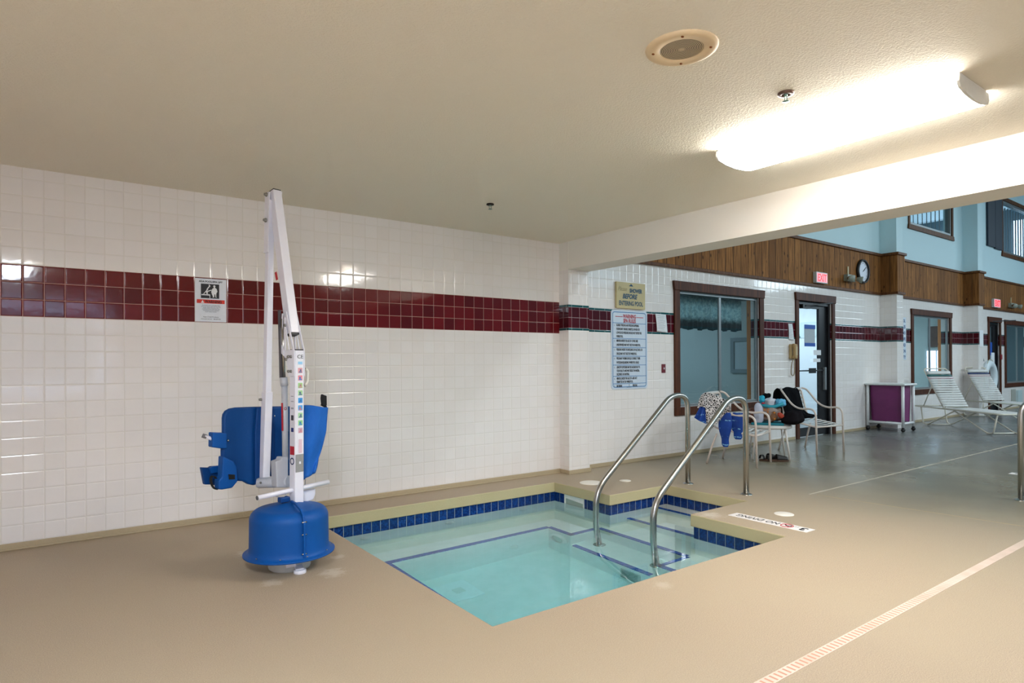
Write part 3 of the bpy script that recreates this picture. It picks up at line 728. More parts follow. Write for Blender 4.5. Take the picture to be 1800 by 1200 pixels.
fixture((-4.82, -5.02, CEILZ), FIX2, 'ceiling light above and behind the viewer, mirrored in the left tiles', (.80, .89, 1, 1))

sp = thing('ceiling_speaker', (-2.305, -3.462, CEILZ), 'round cream ceiling speaker with rusty screws', 'speaker', rz=.2)
MB().lathe([(.085, -.004), (.088, -.009), (.128, -.011), (.142, -.006), (.145, 0)], (0, 0, 0), 64).build('rim', simple('aged cream plastic', '#ddc39c', .45), sp)
def grille_mat():
    n = N('round speaker grille'); q, v = n.objc(); rr = n.mt('SQRT', n.mt('ADD', n.mt('MULTIPLY', q[0], q[0]), n.mt('MULTIPLY', q[1], q[1])))
    f = n.mt('FRACT', n.mt('MULTIPLY', rr, 150)); ln = n.mt('MULTIPLY', n.mt('GREATER_THAN', f, .6), n.mt('GREATER_THAN', rr, .012))
    n.set(col=n.mix(ln, hexc('#c9b595'), hexc('#3a3026')), rough=.5); n.bump(n.mt('SUBTRACT', 1.0, ln), .002); return n.m
MB().lathe([(0, -.006), (.086, -.005)], (0, 0, 0), 64).build('grille', grille_mat(), sp)
for a in (.5, 2.07, 3.64, 5.2):
    MB().ball((.113*math.cos(a), .113*math.sin(a), -.011), .0075, .0055, .003).build('screw', simple('rusty screw', '#7a4010', .8, noise=.5, nscale=200), sp)

def sprinkler(x, y, col, label, fr=.036):
    r = thing('sprinkler_head', (x, y, CEILZ), label, 'sprinkler', 'ceiling sprinklers')
    MB().lathe([(fr*.45, -.003), (fr*.55, -.012), (fr, -.010), (fr*1.03, -.004), (fr, 0)], (0, 0, 0), 32).build('escutcheon', simple('sprinkler collar '+col, col, .35, .6), r)
    m = simple('sprinkler brass', '#7d9a90', .3, .7)
    MB().lathe([(.008, 0), (.008, -.016), (.005, -.018), (0, -.018)], (0, 0, 0), 16).build('body', m, r)
    b = MB()
    for s in (-1, 1): b.tube(smooth_path([(s*.004, 0, -.014), (s*.013, 0, -.026), (s*.004, 0, -.040)], .01), .0022, 8)
    b.build('frame_arms', m, r); MB().lathe([(0, -.040), (.016, -.041), (.017, -.043), (0, -.044)], (0, 0, 0), 20).build('deflector', m, r)
    return r
sprinkler(-1.563, -3.479, '#6b5248', 'bronze ringed sprinkler head next to the lit ceiling light')
sprinkler(-1.545, -.965, '#1c130c', 'small dark sprinkler head in the ceiling near the tiled wall', .030)

# ---------------------------------------------------------------- signs on the walls
M_SIGNW = simple('white sign face', '#dfe3ea', .35)
M_INK = simple('black ink', '#17181c', .6); M_REDINK = simple('red ink', '#b0323c', .6); M_BLUEINK = simple('blue ink', '#1f6fa8', .6)
M_GREYINK = simple('grey small print', '#7f8590', .7); M_WHITEINK = simple('white ink', '#e8e8ea', .6)

def rounded(x0, x1, z0, z1, r, y, k=5):
    p = []
    for cx, cz, a0 in ((x1-r, z1-r, 0), (x0+r, z1-r, PI/2), (x0+r, z0+r, PI), (x1-r, z0+r, 1.5*PI)):
        for i in range(k+1): a = a0+PI/2*i/k; p.append((cx+r*math.cos(a), y, cz+r*math.sin(a)))
    return p
# lift warning sign on the left wall
X0, X1, Z0, Z1 = -3.524, -3.309, 1.490, 1.811
s = thing('lift_warning_sign', ((X0+X1)/2, 0, Z0), 'white pool lift warning sign on the red tile band', 'sign', world=True)
pl = MB().prism(rounded(X0, X1, Z0, Z1, .004, 0), (0, -.004, 0)).build('plate', M_SIGNW, s); Y = -.0045
M_SBLACK = simple('sign black', '#18181c', .45); M_SRED = simple('sign orange red', '#d8321f', .45)
pic = MB().box(X0+.04, X1-.05, Y-.0006, Y, 1.665, 1.772).build('pictogram', M_SBLACK, s); childpart(pic)
b = MB(); y = Y-.0012
def poly(pts): b.prism([(X0+.04+u*.125, y, 1.665+v*.107) for u, v in pts], (0, .0004, 0))
poly([(.03,.20),(.50,.20),(.50,.27),(.03,.27)]); poly([(.47,.02),(.50,.02),(.50,.20),(.47,.20)])
poly([(.12,.28),(.16,.28),(.40,.62),(.36,.66)]); poly([(.30,.62),(.33,.58),(.52,.86),(.45,.98),(.42,.93),(.44,.86)]); poly([(.30,.30),(.38,.30),(.36,.44),(.58,.56),(.57,.61),(.28,.48)])
poly([(.60,.28),(.66,.12),(.62,.08),(.72,.08),(.74,.30),(.78,.30),(.80,.08),(.87,.08),(.83,.12),(.84,.35),(.90,.50),(.86,.68),(.77,.76),(.77,.80),(.80,.86),(.75,.93),(.69,.92),(.67,.84),(.70,.78),(.70,.74),(.62,.68),(.56,.46)])
b.build('pictogram_figures', M_WHITEINK, pic)
bar = MB().box(X0+.012, X1-.012, Y-.0006, Y, 1.627, 1.655).build('warning_bar', M_SRED, s); childpart(bar)
MB().prism([(X0+.04, Y-.001, 1.630), (X0+.062, Y-.001, 1.630), (X0+.051, Y-.001, 1.651)], (0, .0004, 0)).build('warning_triangle', M_WHITEINK, bar)
text('heading', 'ADA POOL/SPA LIFT', .0175, wallM((X0+X1)/2, Y-.0004, 1.783), M_INK, s, 1.02, 'CENTER', .0006)
text('warning_word', 'WARNING', .028, wallM(X0+.067, Y-.001, 1.631), simple('dark red ink', '#3a0d08', .6), bar, .85, 'LEFT', .001)
text('small_print', 'PERSONS WITH DISABILITIES\nSHOULD NOT USE LIFT ALONE\nREAD AND FOLLOW ALL\nINSTRUCTIONS BEFORE USE\nMAXIMUM LOAD APPLIES\nKEEP AREA CLEAR', .0095, wallM((X0+X1)/2, Y-.0004, 1.609), M_GREYINK, s, 1.0, 'CENTER')
text('maker_line', 'Aqua Creek Products', .012, wallM((X0+X1)/2, Y-.0004, 1.523), M_INK, s, 1, 'CENTER')
text('contact_line', 'www.aquacreek.com     888-687-3552', .0095, wallM((X0+X1)/2, Y-.0004, 1.508), M_INK, s, .92, 'CENTER')

# shower sign
X0, X1, Z0, Z1 = .840, 1.322, 1.798, 2.103
s = thing('shower_sign', ((X0+X1)/2, 0, Z0), 'yellowed wooden sign asking to shower before entering the pool', 'sign', world=True)
MB().box(X0, X1, -.030, -.003, Z0, Z1).build('board', simple('yellowed sign board', '#c2b283', .5, noise=.12, nscale=7), s, bevel=.004); Y = -.0312
M_NAVY = simple('navy sign paint', '#1f4d66', .6)
text('please_word', 'Please', .075, wallM(X0+.02, Y, 2.0), simple('faded brown script', '#8a7d5c', .6), s, .8, 'LEFT', -.001, .35)
text('shower_word', 'SHOWER', .064, wallM(X0+.215, Y, 1.988), M_NAVY, s, .78, 'LEFT', .003)
text('before_word', 'BEFORE', .075, wallM(X0+.095, Y, 1.915), M_NAVY, s, .92, 'LEFT', .003, .25)
text('entering_words', 'ENTERING POOL', .072, wallM(X0+.035, Y, 1.835), M_NAVY, s, .73, 'LEFT', .002)
b = MB(); b.prism([(X0+.20, Y-.001, 2.060), (X0+.275, Y-.001, 2.060), (X0+.25, Y-.001, 2.08), (X0+.235, Y-.001, 2.087), (X0+.22, Y-.001, 2.072)], (0, .001, 0)); b.build('fin_emblem', M_NAVY, s)

# spa rules
X0, X1, Z0, Z1 = .772, 1.381, .862, 1.781
s = thing('spa_rules_sign', ((X0+X1)/2, 0, Z0), 'tall white spa rules sign with blue border below the yellow sign', 'sign', world=True)
MB().prism(rounded(X0, X1, Z0, Z1, .04, 0), (0, -.006, 0)).build('plate', simple('pale blue white sign face', '#c9d5e2', .4), s, bevel=.0015); Y = -.0072
def ring_outline(b, x0, x1, z0, z1, r, wd, y):
    o = rounded(x0, x1, z0, z1, r, y); i = rounded(x0+wd, x1-wd, z0+wd, z1-wd, r-wd, y); n_ = len(o)
    for k in range(n_):
        q = (k+1) % n_; b.prism([o[k], o[q], i[q], i[k]], (0, .0006, 0))
b = MB(); ring_outline(b, X0+.022, X1-.022, Z0+.022, Z1-.022, .035, .008, Y)
W_, H_ = X1-X0, Z1-Z0
lines = [.165, .350, .452, .560, .705, .810+.0, .895]
lines = [.150, .330, .440, .545, .700, .815]
for f in lines: b.box(X0+.03, X1-.03, Y, Y+.0006, Z1-f*H_/.92-.004+.0, Z1-f*H_/.92)
b.build('border', M_BLUEINK, s)
for a, c in ((X0+.07, X0+.19), (X1-.19, X1-.07)): MB().box(a, c, Y, Y+.0006, Z1-.082, Z1-.074).build('red_rule', M_REDINK, s)
text('heading', 'WARNING', .062, wallM((X0+X1)/2, Y, Z1-.092), M_REDINK, s, .72, 'CENTER', .002)
text('heading', 'SPA RULES', .062, wallM((X0+X1)/2, Y, Z1-.144), M_REDINK, s, .72, 'CENTER', .002)
rules = [('1.', .165, ['ELDERLY PERSONS AND PERSONS SUFFERING', 'FROM HEART DISEASE, DIABETES, OR HIGH OR', 'LOW BLOOD PRESSURE SHOULD NOT ENTER THE', 'WHIRLPOOL.']),
 ('2.', .352, ['MINORS UNDER THE AGE OF 12 WHO ARE', 'UNSUPERVISED MAY NOT USE THE WHIRLPOOL.']), ('3.', .455, ['PERSONS UNDER THE INFLUENCE OF ALCOHOL OR', 'DRUGS MAY NOT USE THE WHIRLPOOL.']),
 ('4.', .560, ['PREGNANT WOMEN SHOULD CONSULT THEIR', 'PHYSICIAN REGARDING WHIRLPOOL USAGE.']), ('5.', .660, ['LENGTHY EXPOSURE MAY BE HAZARDOUS TO', 'YOUR HEALTH AND MAY RESULT IN NAUSEA,', 'DIZZINESS OR FAINTING.']),
 ('6.', .815, ['MINORS UNDER THE AGE OF 6 ARE NOT', 'PERMITTED IN THE WHIRLPOOL.']), ('7.', .903, ['MAXIMUM'])]
rules = [(a, b_, c) for (a, _, c), b_ in zip(rules, (.158, .340, .450, .555, .658, .712+.0, .822))]
zt = [.158, .338, .448, .553, .648, .708, .822]
tops = [.156, .336, .446, .551, .551, .706, .821]
bounds = [.150, .330, .440, .545, .645, .765, .850, .900]
b = None
for (num, _, ls), f0, f1 in zip(rules, (.150, .330, .432, .534, .636, .766, .852), (.330, .432, .534, .636, .766, .852, .905)):
    k = len(ls); step = min(.048, (f1-f0-.008)/k); zc = Z1-f0*1.0-.010
    text('rule_number', num, .032, wallM(X0+.045, Y, zc-.030), M_INK, s, .6)
    for i, l in enumerate(ls): text('rule_text', l, .038, wallM(X0+.085, Y, zc-.030-i*step), M_INK, s, .485, 'LEFT', .0008)
text('rule_text', '7', .038, wallM(X0+.285, Y, zc-.030), M_INK, s, .6, 'LEFT', .0008); text('rule_text', 'PERSONS.', .038, wallM(X0+.35, Y, zc-.030), M_INK, s, .485, 'LEFT', .0008)
MB().box(X0+.25, X0+.33, Y, Y+.0006, zc-.037, zc-.034).build('blank_line', M_INK, s)
# redo the blue dividers to match the text rows
for o in list(s.children):
    if o.name.startswith('border'): bpy.data.objects.remove(o)
b = MB(); ring_outline(b, X0+.022, X1-.022, Z0+.022, Z1-.022, .035, .008, Y)
for f in (.152, .332, .434, .536, .638, .768, .854): b.box(X0+.03, X1-.03, Y, Y+.0006, Z1-f-.003, Z1-f+.003)
b.build('border', M_BLUEINK, s)

# papers taped to the wall
def sheet(name, pts, label, cat='paper'):
    b = MB(); (a, bq, c, d) = [Vector(p) for p in pts]
    def fn(u, v): p = (a*(1-u)+bq*u)*(1-v)+(d*(1-u)+c*u)*v; return p+Vector((0, -.006*math.sin(PI*v)-.004*v*v*3*u, 0))
    b.grid(fn, 8, 10); r = b.build(name, M_PAPER, None, solid=.0006); tag(r, label, cat)
    L = MB(); n_ = 9
    for i in range(n_):
        v = .1+.8*i/n_; u1 = .86-.25*((i*7) % 3)/3
        p, q = fn(.12, v), fn(u1, v); L.prism([p+Vector((0,-.0012,0)), q+Vector((0,-.0012,0)), q+Vector((0,-.0012,-.003)), p+Vector((0,-.0012,-.003))], (0, -.0003, 0))
    o = L.build('printed_lines', M_GREYINK, None); o.parent = r
    return r
sheet('notice_paper', [(1.527, -.004, 1.765), (1.722, -.004, 1.760), (1.735, -.006, 1.535), (1.553, -.006, 1.548)], 'curled white paper taped over the red band left of the window')
sheet('notice_paper', [(4.49, -.004, 1.74), (4.60, -.004, 1.74), (4.625, -.004, 1.49), (4.50, -.004, 1.50)], 'narrow white paper taped above the beige wall phone')
sw = thing('call_switch', (1.673, 0, 1.043), 'small dark red switch plate on the tiles below the white paper', 'switch', world=True)
MB().box(1.640, 1.708, -.008, 0, 1.043, 1.150).build('plate', simple('dark red switch plate', '#6e1c28', .4), sw, bevel=.002)
MB().box(1.668, 1.680, -.018, -.008, 1.085, 1.108).build('toggle', M_WHITEP, sw, bevel=.002)

# telephone
ph = thing('wall_telephone', (4.575, 0, 1.20), 'beige corded telephone mounted on the wall left of the glass door', 'telephone', world=True)
M_PH = simple('beige phone plastic', '#b69a6c', .4)
MB().box(4.50, 4.68, -.045, 0, 1.215, 1.435).build('body', M_PH, ph, bevel=.012)
MB().beam((4.535, -.075, 1.225), (4.535, -.075, 1.425), (1, 0, 0), .05, .035).box(4.505, 4.568, -.085, -.045, 1.215, 1.27).box(4.505, 4.568, -.085, -.045, 1.38, 1.44).build('handset', simple('tan handset', '#a3824f', .4), ph, bevel=.012)
MB().box(4.60, 4.665, -.050, -.045, 1.27, 1.40).build('keypad', simple('keypad cream', '#c9b893', .5), ph)
MB().tube(smooth_path([(4.53, -.05, 1.215), (4.50, -.04, 1.10), (4.51, -.03, .98), (4.57, -.03, .955), (4.61, -.03, 1.0), (4.60, -.03, 1.215)], .08, 8), .007, 8).build('cord', simple('tan cord', '#8f7c5c', .5), ph)

# exit signs, emergency lights, clock
def exit_sign(x, z, label, wd=.34, h=.17, y=-.022):
    r = thing('exit_sign', (x, y, z), label, 'exit sign', 'lit exit signs')
    MB().box(-wd/2, wd/2, -.055, 0, -h/2, h/2).build('housing', simple('grey white sign box', '#c3c6c6', .4), r, bevel=.004)
    MB().box(-wd/2+.02, wd/2-.02, -.058, -.055, -h/2+.02, h/2-.02).build('face', emis('exit face', '#ff6a74', .75), r)
    text('exit_word', 'EXIT', h*.92, frameM((0, -.0585, -h*.32), WALLX, UPZ), emis('exit letters', '#d8141c', .7), r, .82, 'CENTER', .004)
    return r
exit_sign(5.345, 2.484, 'lit red EXIT sign on the cedar band above the glass door')
exit_sign(13.25, 2.50, 'lit red EXIT sign at the far right above the second door', .42, .2)
def em_light(x, z, label, s=1.0, y=-.022):
    r = thing('emergency_light', (x, y, z), label, 'emergency light', 'twin head emergency lights')
    m = simple('grey lamp housing', '#8f9488', .45)
    MB().box(-.13*s, .13*s, -.07, 0, -.05, .06).build('case', m, r, bevel=.006)
    for k in (-1, 1):
        h = MB().lathe([(0, 0), (.03, 0), (.055, .07), (.055, .085), (0, .085)], (k*.13*s, -.09, -.005), 20, (k*.55, -.8, -.25)).build('lamp_head', m, r); childpart(h)
    MB().box(-.02, .01, -.018, -.003, .06, .20).build('stem', simple('cream conduit', '#c0b08a', .5), r)
    return r
em_light(6.27, 2.545, 'grey twin emergency lamp beside the wall clock')
em_light(14.35, 2.50, 'grey twin emergency lamp at the far right beside the exit sign', 1.25)
ck = thing('wall_clock', (6.775, -.022, 2.705), 'round black rimmed wall clock on the cedar boards', 'clock')
MB().lathe([(.175, 0), (.205, 0), (.208, .02), (.200, .045), (.178, .048), (.172, .02)], (0, 0, 0), 48, (0, -1, 0)).build('rim', M_BLACK, ck)
MB().lathe([(0, .018), (.178, .018)], (0, 0, 0), 48, (0, -1, 0)).build('dial', simple('clock dial', '#cfd6e2', .5), ck)
for i in range(12):
    a = PI/2-i*PI/6; text('numeral', str(12 if i == 0 else i), .038, frameM((.14*math.cos(a), -.0188, .14*math.sin(a)-.013), WALLX, UPZ), M_INK, ck, 1, 'CENTER')
MB().beam((0, -.024, 0), (.13*math.cos(.65), -.024, .13*math.sin(.65)), (0, 1, 0), .003, .008).build('minute_hand', M_INK, ck)
MB().beam((0, -.022, 0), (.085*math.cos(.55), -.022, .085*math.sin(.55)), (0, 1, 0), .003, .012).build('hour_hand', M_INK, ck)

# depth / rules plates seen edge on beyond the pilasters
def blue_plate(x0, x1, z0, z1, y, lines, label):
    s = thing('pool_sign', ((x0+x1)/2, y, z0), label, 'sign')
    w, h = x1-x0, z1-z0
    MB().box(-w/2, w/2, -.006, 0, 0, h).build('plate', simple('pale sign plate', '#cfdbe6', .4), s, bevel=.001)
    k = len(lines)
    for i, l in enumerate(lines): text('lettering', l, h/k*.72, frameM((w/2-.03, -.0068, h-(i+.82)*h/k), WALLX, UPZ), simple('deep blue ink', '#1f3f78', .6), s, .9, 'RIGHT', .002)
    return s
blue_plate(8.17, 8.545, 1.20, 1.99, 0, ['POOL', 'RULES', 'NO', 'LIFE', 'GUARD', 'ON', 'DUTY'], 'white sign with blue letters half hidden by the near pilaster')
tag(MB().box(11.445, 11.66, -.279, -.272, 1.47, 1.82).build('notice_paper', M_PAPER), 'pale notice on the front of the far pilaster', 'paper')
gp = MB().box(13.58, 13.66, -.05, -.024, 1.20, 1.32).build('fire_alarm', simple('red alarm box', '#8c1a22', .4), bevel=.006); tag(gp, 'small red alarm box on the trim right of the far door', 'alarm')
vb = thing('wall_vent', (14.6, 0, .25), 'small grey vent plate low on the wall at the far right', 'vent', world=True)
MB().box(14.42, 14.72, -.015, 0, .14, .47).build('plate', simple('grey beige plate', '#a3a59c', .5), vb, bevel=.003)
MB().box(14.78, 15.1, -.05, 0, .14, .44).build('box', simple('pale aqua box', '#b8c9ca', .5), vb, bevel=.006)

# NO DIVING deck marker
def deck_marker(cx, cy_, L, Wd, label, full=True):
    s = thing('deck_marker', (cx, cy_, 0), label, 'floor sign')
    # local: reading direction +Y, top of the letters towards -X
    MB().box(-Wd/2, Wd/2, -L/2, L/2, 0, .0022).build('tile_strip', simple('white marker tile', '#e9e1dc', .35), s, bevel=.0008)
    def TM(x, y): return frameM((x, y, .0026), (0, 1, 0), (-1, 0, 0))
    text('lettering', 'NO DIVING', .082, TM(.030, -.075), M_INK, s, .80, 'LEFT', .001)
    text('depth_digit', '3', .105, TM(.038, -L/2+.03), M_INK, s, 1.0, 'LEFT', .003)
    text('depth_unit', 'FT', .03, TM(.036, -L/2+.10), M_GREYINK, s, 1.0)
    b = MB(); b.tube([(.042*math.cos(a), -.135+.042*math.sin(a), .003) for a in [2*PI*i/28 for i in range(28)]], .0035, 6, closed=True); b.beam((-.03, -.165, .003), (.03, -.105, .003), (0, 0, 1), .003, .006)
    b.build('no_diving_ring', M_REDINK, s)
    MB().tube(smooth_path([(.012, -.165, .0035), (-.012, -.14, .0035), (.012, -.115, .0035)], .02), .004, 6).build('diver_figure', M_INK, s)
    return s
deck_marker(-.147, -2.515, .620, .118, 'white NO DIVING tile strip set in the deck at the pool corner')
p_ = on('z', 0, 1776, 834)
m2 = deck_marker(p_.x+.10, p_.y-.28, .62, .118, 'white depth marker strip in the deck at the right edge beside the steel post')
# ---------------------------------------------------------------- pool handrails
def flange(b, x, y, z, r=.045):
    b.lathe([(0.019, .016), (.026, .014), (r*.92, .006), (r, .002), (r, 0), (0, 0)], (x, y, z), 32)
def handrail(y, label, xb=.56, xl=-.64, yv=None):
    s = thing('handrail', (xb, y, 0), label, 'handrail', 'stainless handrails of the spa', world=True)
    pts = smooth_path([(xb+.015, y, 0), (xb+.015, y, .845), (xb-.22, y, .865), (xl-.005, y, .085), (xl-.012, y, -.30), (xl+.03, y, LZ)], [.20, .20, .14, .2], 10)
    MB().tube(pts, .025, 20).build('rail', M_CHROME, s)
    b = MB(); flange(b, xb+.015, y, 0, .052); b.build('deck_flange', M_CHROME, s)
    b = MB(); flange(b, xl+.03, y, LZ, .055); b.build('step_flange', M_CHROME, s)
    return s
handrail(-1.222, 'left stainless handrail, the one nearer the tiled column')
handrail(-1.852, 'right stainless handrail, the one nearer the no diving marker')
s = thing('handrail', (2.18, -3.385, 0), 'stainless handrail post cut off by the right edge', 'handrail', world=True)
MB().tube(smooth_path([(2.18, -3.385, 0), (2.18, -3.385, .83), (2.30, -3.62, .845), (2.75, -4.5, .05)], [.2, .2], 10), .025, 20).build('rail', M_CHROME, s)
b = MB(); flange(b, 2.18, -3.385, 0, .052); b.build('deck_flange', M_CHROME, s)

# ---------------------------------------------------------------- pool lift
LO = Vector((-3.264, -1.408, 0)); E1 = Vector((.966, .259, 0)); E2 = Vector((-.259, .966, 0))
def P3(s_, t_, z): return LO + E1*s_ + E2*t_ + Vector((0, 0, z))
def LP(x, y, t_):
    d = ray(x, y); k = ((LO+E2*t_-CAM).dot(E2))/d.dot(E2); return CAM+d*k
def plate(b, pts, t_, th):       # outline given at depth t_, thickness th away from the viewer
    return b.prism([LP(x, y, t_) for x, y in pts], E2*th)
lift = thing('pool_lift', LO, 'white and blue pool lift with folded seat standing at the spa', 'pool lift', world=True)
M_LW = simple('white lift enamel', '#e4e3ec', .28, coat=.3, noise=.02)
M_LG = simple('light grey lift plastic', '#b9bcc3', .4)
def rotoblue(name, c):
    n = N(name); _, v = n.objc(); k = hexc(c)
    n.set(col=n.mix(n.noise(v, 6, 3), tuple(x*.82 for x in k[:3])+(1,), k), rough=.5, spec=.25); n.bump(n.noise(v, 260, 2), .0006); return n.m
M_LB = rotoblue('blue rotomoulded plastic', '#02509c'); M_LBD = rotoblue('darker blue moulding', '#053f7e')
def fabric(name, c):
    n = N(name); _, v = n.objc(); k = hexc(c)
    n.set(col=n.mix(n.noise(v, 5, 4), tuple(x*.8 for x in k[:3])+(1,), k), rough=.75); n.bump(n.mt('ADD', n.noise(v, 9, 3), n.mt('MULTIPLY', n.noise(v, 500, 1), .1)), .012); return n.m
M_LF = fabric('bright blue nylon', '#0266c6')
C0 = LO
base = MB().lathe([(0, 0), (.113, 0), (.117, .012), (.117, .095), (.10, .10), (0, .10)], C0, 48).build('foot', simple('grey cast foot', '#bfc0bf', .5), lift, bevel=.0); childpart(base)
n_dir = (CAM-LO); n_dir.z = 0; n_dir.normalize(); side = Vector((-n_dir.y, n_dir.x, 0))    # towards the viewer, and to its right
lugc = C0+n_dir*.135+side*.055
b = MB(); b.beam(C0+n_dir*.07+side*.04+Vector((0,0,.035)), lugc+n_dir*.012+Vector((0,0,.018)), side, .045, .022)
b.lathe([(.012, .022), (.030, .022), (.034, .016), (.034, 0), (.012, 0)], lugc+n_dir*.0, 28); b.beam(C0+n_dir*.118-side*.02+Vector((0,0,.045)), C0+n_dir*.118+side*.035+Vector((0,0,.05)), (0, 0, 1), .03, .014)
b.build('anchor_lug', M_LW, base, bevel=.003)
R_ = .218; zb, zt_ = .088, .382
prof = [(.10, zb), (.250, zb), (.2515, zb+.001), (.252, zb+.008), (.2505, zb+.0095), (.234, zb+.0115), (.2262, zb+.018), (.2210, zb+.030), (.2185, zb+.045), (.218, zb+.06), (.2165, .285), (.2165, .288)]
for i in range(1, 10): a = PI/2*i/9; prof.append((.1565+.060*math.cos(a), .288+.060*math.sin(a)))
prof += [(.12, .356)]
prof += [(.05, zt_-.010), (0, zt_-.006)]
dome = MB().lathe(prof, C0, 72).build('base_cover', M_LB, lift, smooth=False); childpart(dome)
# joint flange between the two halves of the cover, running down the front
def ang(px): 
    d = ray(px, 940); d.z = 0
    best = min((abs((C0+Vector((math.cos(a), math.sin(a), 0))*R_ - CAM).normalized().xy.normalized().cross(d.normalized().xy)) , a) for a in [n_dir.to_2d().angle_signed(Vector((1,0)))+q*.01 for q in range(-130, 131)])
    return best[1]
fa = ang(534); fd = Vector((math.cos(fa), math.sin(fa), 0)); fs = Vector((-fd.y, fd.x, 0))
pr = [(.03, .376), (.10, .374), (R_-.045, .353), (R_-.015, .325), (R_, .285), (R_, .15), (R_, .105), (R_+.012, .095), (R_+.012, .15), (R_+.013, .29), (R_-.002, .335), (R_-.035, .366), (.10, .388), (.03, .389)]
b = MB(); b.prism([C0+fd*r_+Vector((0, 0, z))-fs*.006 for r_, z in pr], fs*.012); b.build('cover_seam', M_LB, dome, bevel=.002)
for z in (.30, .262-.03+.0, .125):
    MB().tube([C0+fd*(R_+.006)-fs*.014+Vector((0,0,z)), C0+fd*(R_+.006)+fs*.014+Vector((0,0,z))], .004, 10).build('seam_bolt', M_CHROME, dome)
for q in (-.95, -.35, .25, .85, 1.45): 
    a = fa-.2+q; MB().ball(C0+Vector((.237*math.cos(a), .237*math.sin(a), zb+.024)), .005, .005, .003, 10).build('rim_rivet', M_CHROME, dome)
MB().box(-.03, .03, -.02, .02, 0, .03, Matrix.Translation(LP(499, 882, .0)) @ Matrix.Rotation(math.atan2(E1.y, E1.x), 4, 'Z')).build('cover_latch', M_LBD, dome, bevel=.006)
# mast
ms, mt_, MW = .047, -.005, .058
def mast_pt(z): return P3(ms, mt_, z)
mast = MB().beam(P3(ms-.004, mt_, .34), P3(ms+.002, mt_, 1.252), E1, MW, MW).build('mast', M_LW, lift, bevel=.004); childpart(mast)
MB().beam(P3(ms, mt_, 1.252), P3(ms, mt_, 1.258), E1, MW-.004, MW-.004).build('mast_cap', M_BLACK, mast)
bar = MB().tube([P3(ms-.245, mt_, .432), P3(ms+.215, mt_, .452)], .0135, 18).build('push_handle', M_LW, lift); childpart(bar)
MB().tube([P3(ms-.249, mt_, .4318), P3(ms-.245, mt_, .432)], .0125, 18).build('handle_plug', simple('grey end plug', '#57595e', .5), bar)
MB().prism([P3(ms+.02, mt_+.03, .335), P3(ms+.13, mt_+.03, .355), P3(ms+.145, mt_+.03, .385), P3(ms+.145, mt_+.03, .42), P3(ms+.02, mt_+.03, .42)], E2*.012).build('steering_plate', M_LW, lift, bevel=.006)
# instruction labels on the front and left faces of the mast
FY = mt_-MW/2-.0012
lbl = simple('sticker white', '#e6e7ee', .4)
def fbox(s0, s1, z0, z1, m, name, par, dy=0.0):
    o = MB().prism([P3(ms+s0, FY-dy, z0), P3(ms+s1, FY-dy, z0), P3(ms+s1, FY-dy, z1), P3(ms+s0, FY-dy, z1)], E2*.0008).build(name, m, par); return o
lb = fbox(-.014, .024, .70, 1.235, lbl, 'instruction_label', mast); childpart(lb)
icon_cols = ['#8fc6ea', '#e0a0a8', '#e58a94', '#9fd08a', '#a6d69a', '#3f9fe0', '#4aa6e6', '#a9d7a4', '#8fcf8a', '#c9a8b8']
fM = frameM(P3(ms+.004, FY-.0012, 1.205), E1, UPZ); text('ce_mark', 'CE', .030, fM, M_INK, lb, 1.1, 'CENTER')
for i, c in enumerate(icon_cols):
    zc = 1.178-i*.0435
    h = .016 if i == 0 else .030
    ic = fbox(-.010, .018, zc-h/2, zc+h/2, simple('icon '+c, c, .5), 'instruction_icon', lb, .001); childpart(ic)
    if i:
        b = MB(); rr = .0055; b.lathe([(0, 0), (rr, 0), (rr, .0005), (0, .0005)], P3(ms+.002+.004*(i % 2), FY-.0018, zc+.002), 14, -E2); b.prism([P3(ms-.008, FY-.0018, zc-.012), P3(ms+.016, FY-.0018, zc-.012), P3(ms+.012, FY-.0018, zc-.005), P3(ms-.002, FY-.0018, zc-.004)], E2*.0004)
        b.build('icon_figure', simple('icon ink %d' % (i % 3), ('#c9868f', '#5a6f96', '#3f83c8')[i % 3], .5), ic)
fbox(-.008, .014, .655, .735, simple('pale pink print', '#d8bcc8', .5, noise=.2, nscale=300), 'fine_print_label', mast, .0014)
dl = fbox(-.028, .024, .545, .648, simple('brushed data plate', '#9b9c9b', .4, .3, noise=.25, nscale=220), 'data_plate', mast); childpart(dl)
fbox(-.005, .006, .592, .606, lbl, 'data_plate_panel', dl, .001)
# left face
FX = ms-MW/2-.0012
def lbox(t0, t1, z0, z1, m, name, par, dx=0.0):
    return MB().prism([P3(FX-dx, mt_+t0, z0), P3(FX-dx, mt_+t1, z0), P3(FX-dx, mt_+t1, z1), P3(FX-dx, mt_+t0, z1)], E1*.0008).build(name, m, par)
ll = lbox(-.024, .024, .43, .70, simple('pale grey sticker', '#cfd0da', .5), 'side_label', mast); childpart(ll)
lbox(-.022, .022, .645, .695, simple('red sticker', '#b7202e', .4), 'red_panel', ll, .001); lbox(-.022, .022, .545, .572, simple('red sticker', '#b7202e', .4), 'red_panel', ll, .001)
o_ = MB().lathe([(.014, 0), (.021, 0), (.021, .0006), (.014, .0006)], P3(FX-.0012, mt_, .608), 28, -E1).build('round_emblem', simple('navy emblem', '#1c2f63', .5), ll)
lbox(-.020, .020, .445, .53, simple('fine print sticker', '#aab0c4', .5, noise=.3, nscale=260), 'print_panel', ll, .001)
for z, h, c in ((1.10, .004, '#9a9aa6'), (.985, .004, '#8d8d99'), (.955, .006, '#a7a7b3'), (.915, .01, '#9c9ca8'), (.86, .03, '#3c3c48'), (.79, .024, '#26367c'), (.735, .02, '#8b8ba0')):
    lbox(-.014, .012, z-h/2, z+h/2, simple('label ink '+c, c, .5), 'side_mark', mast)
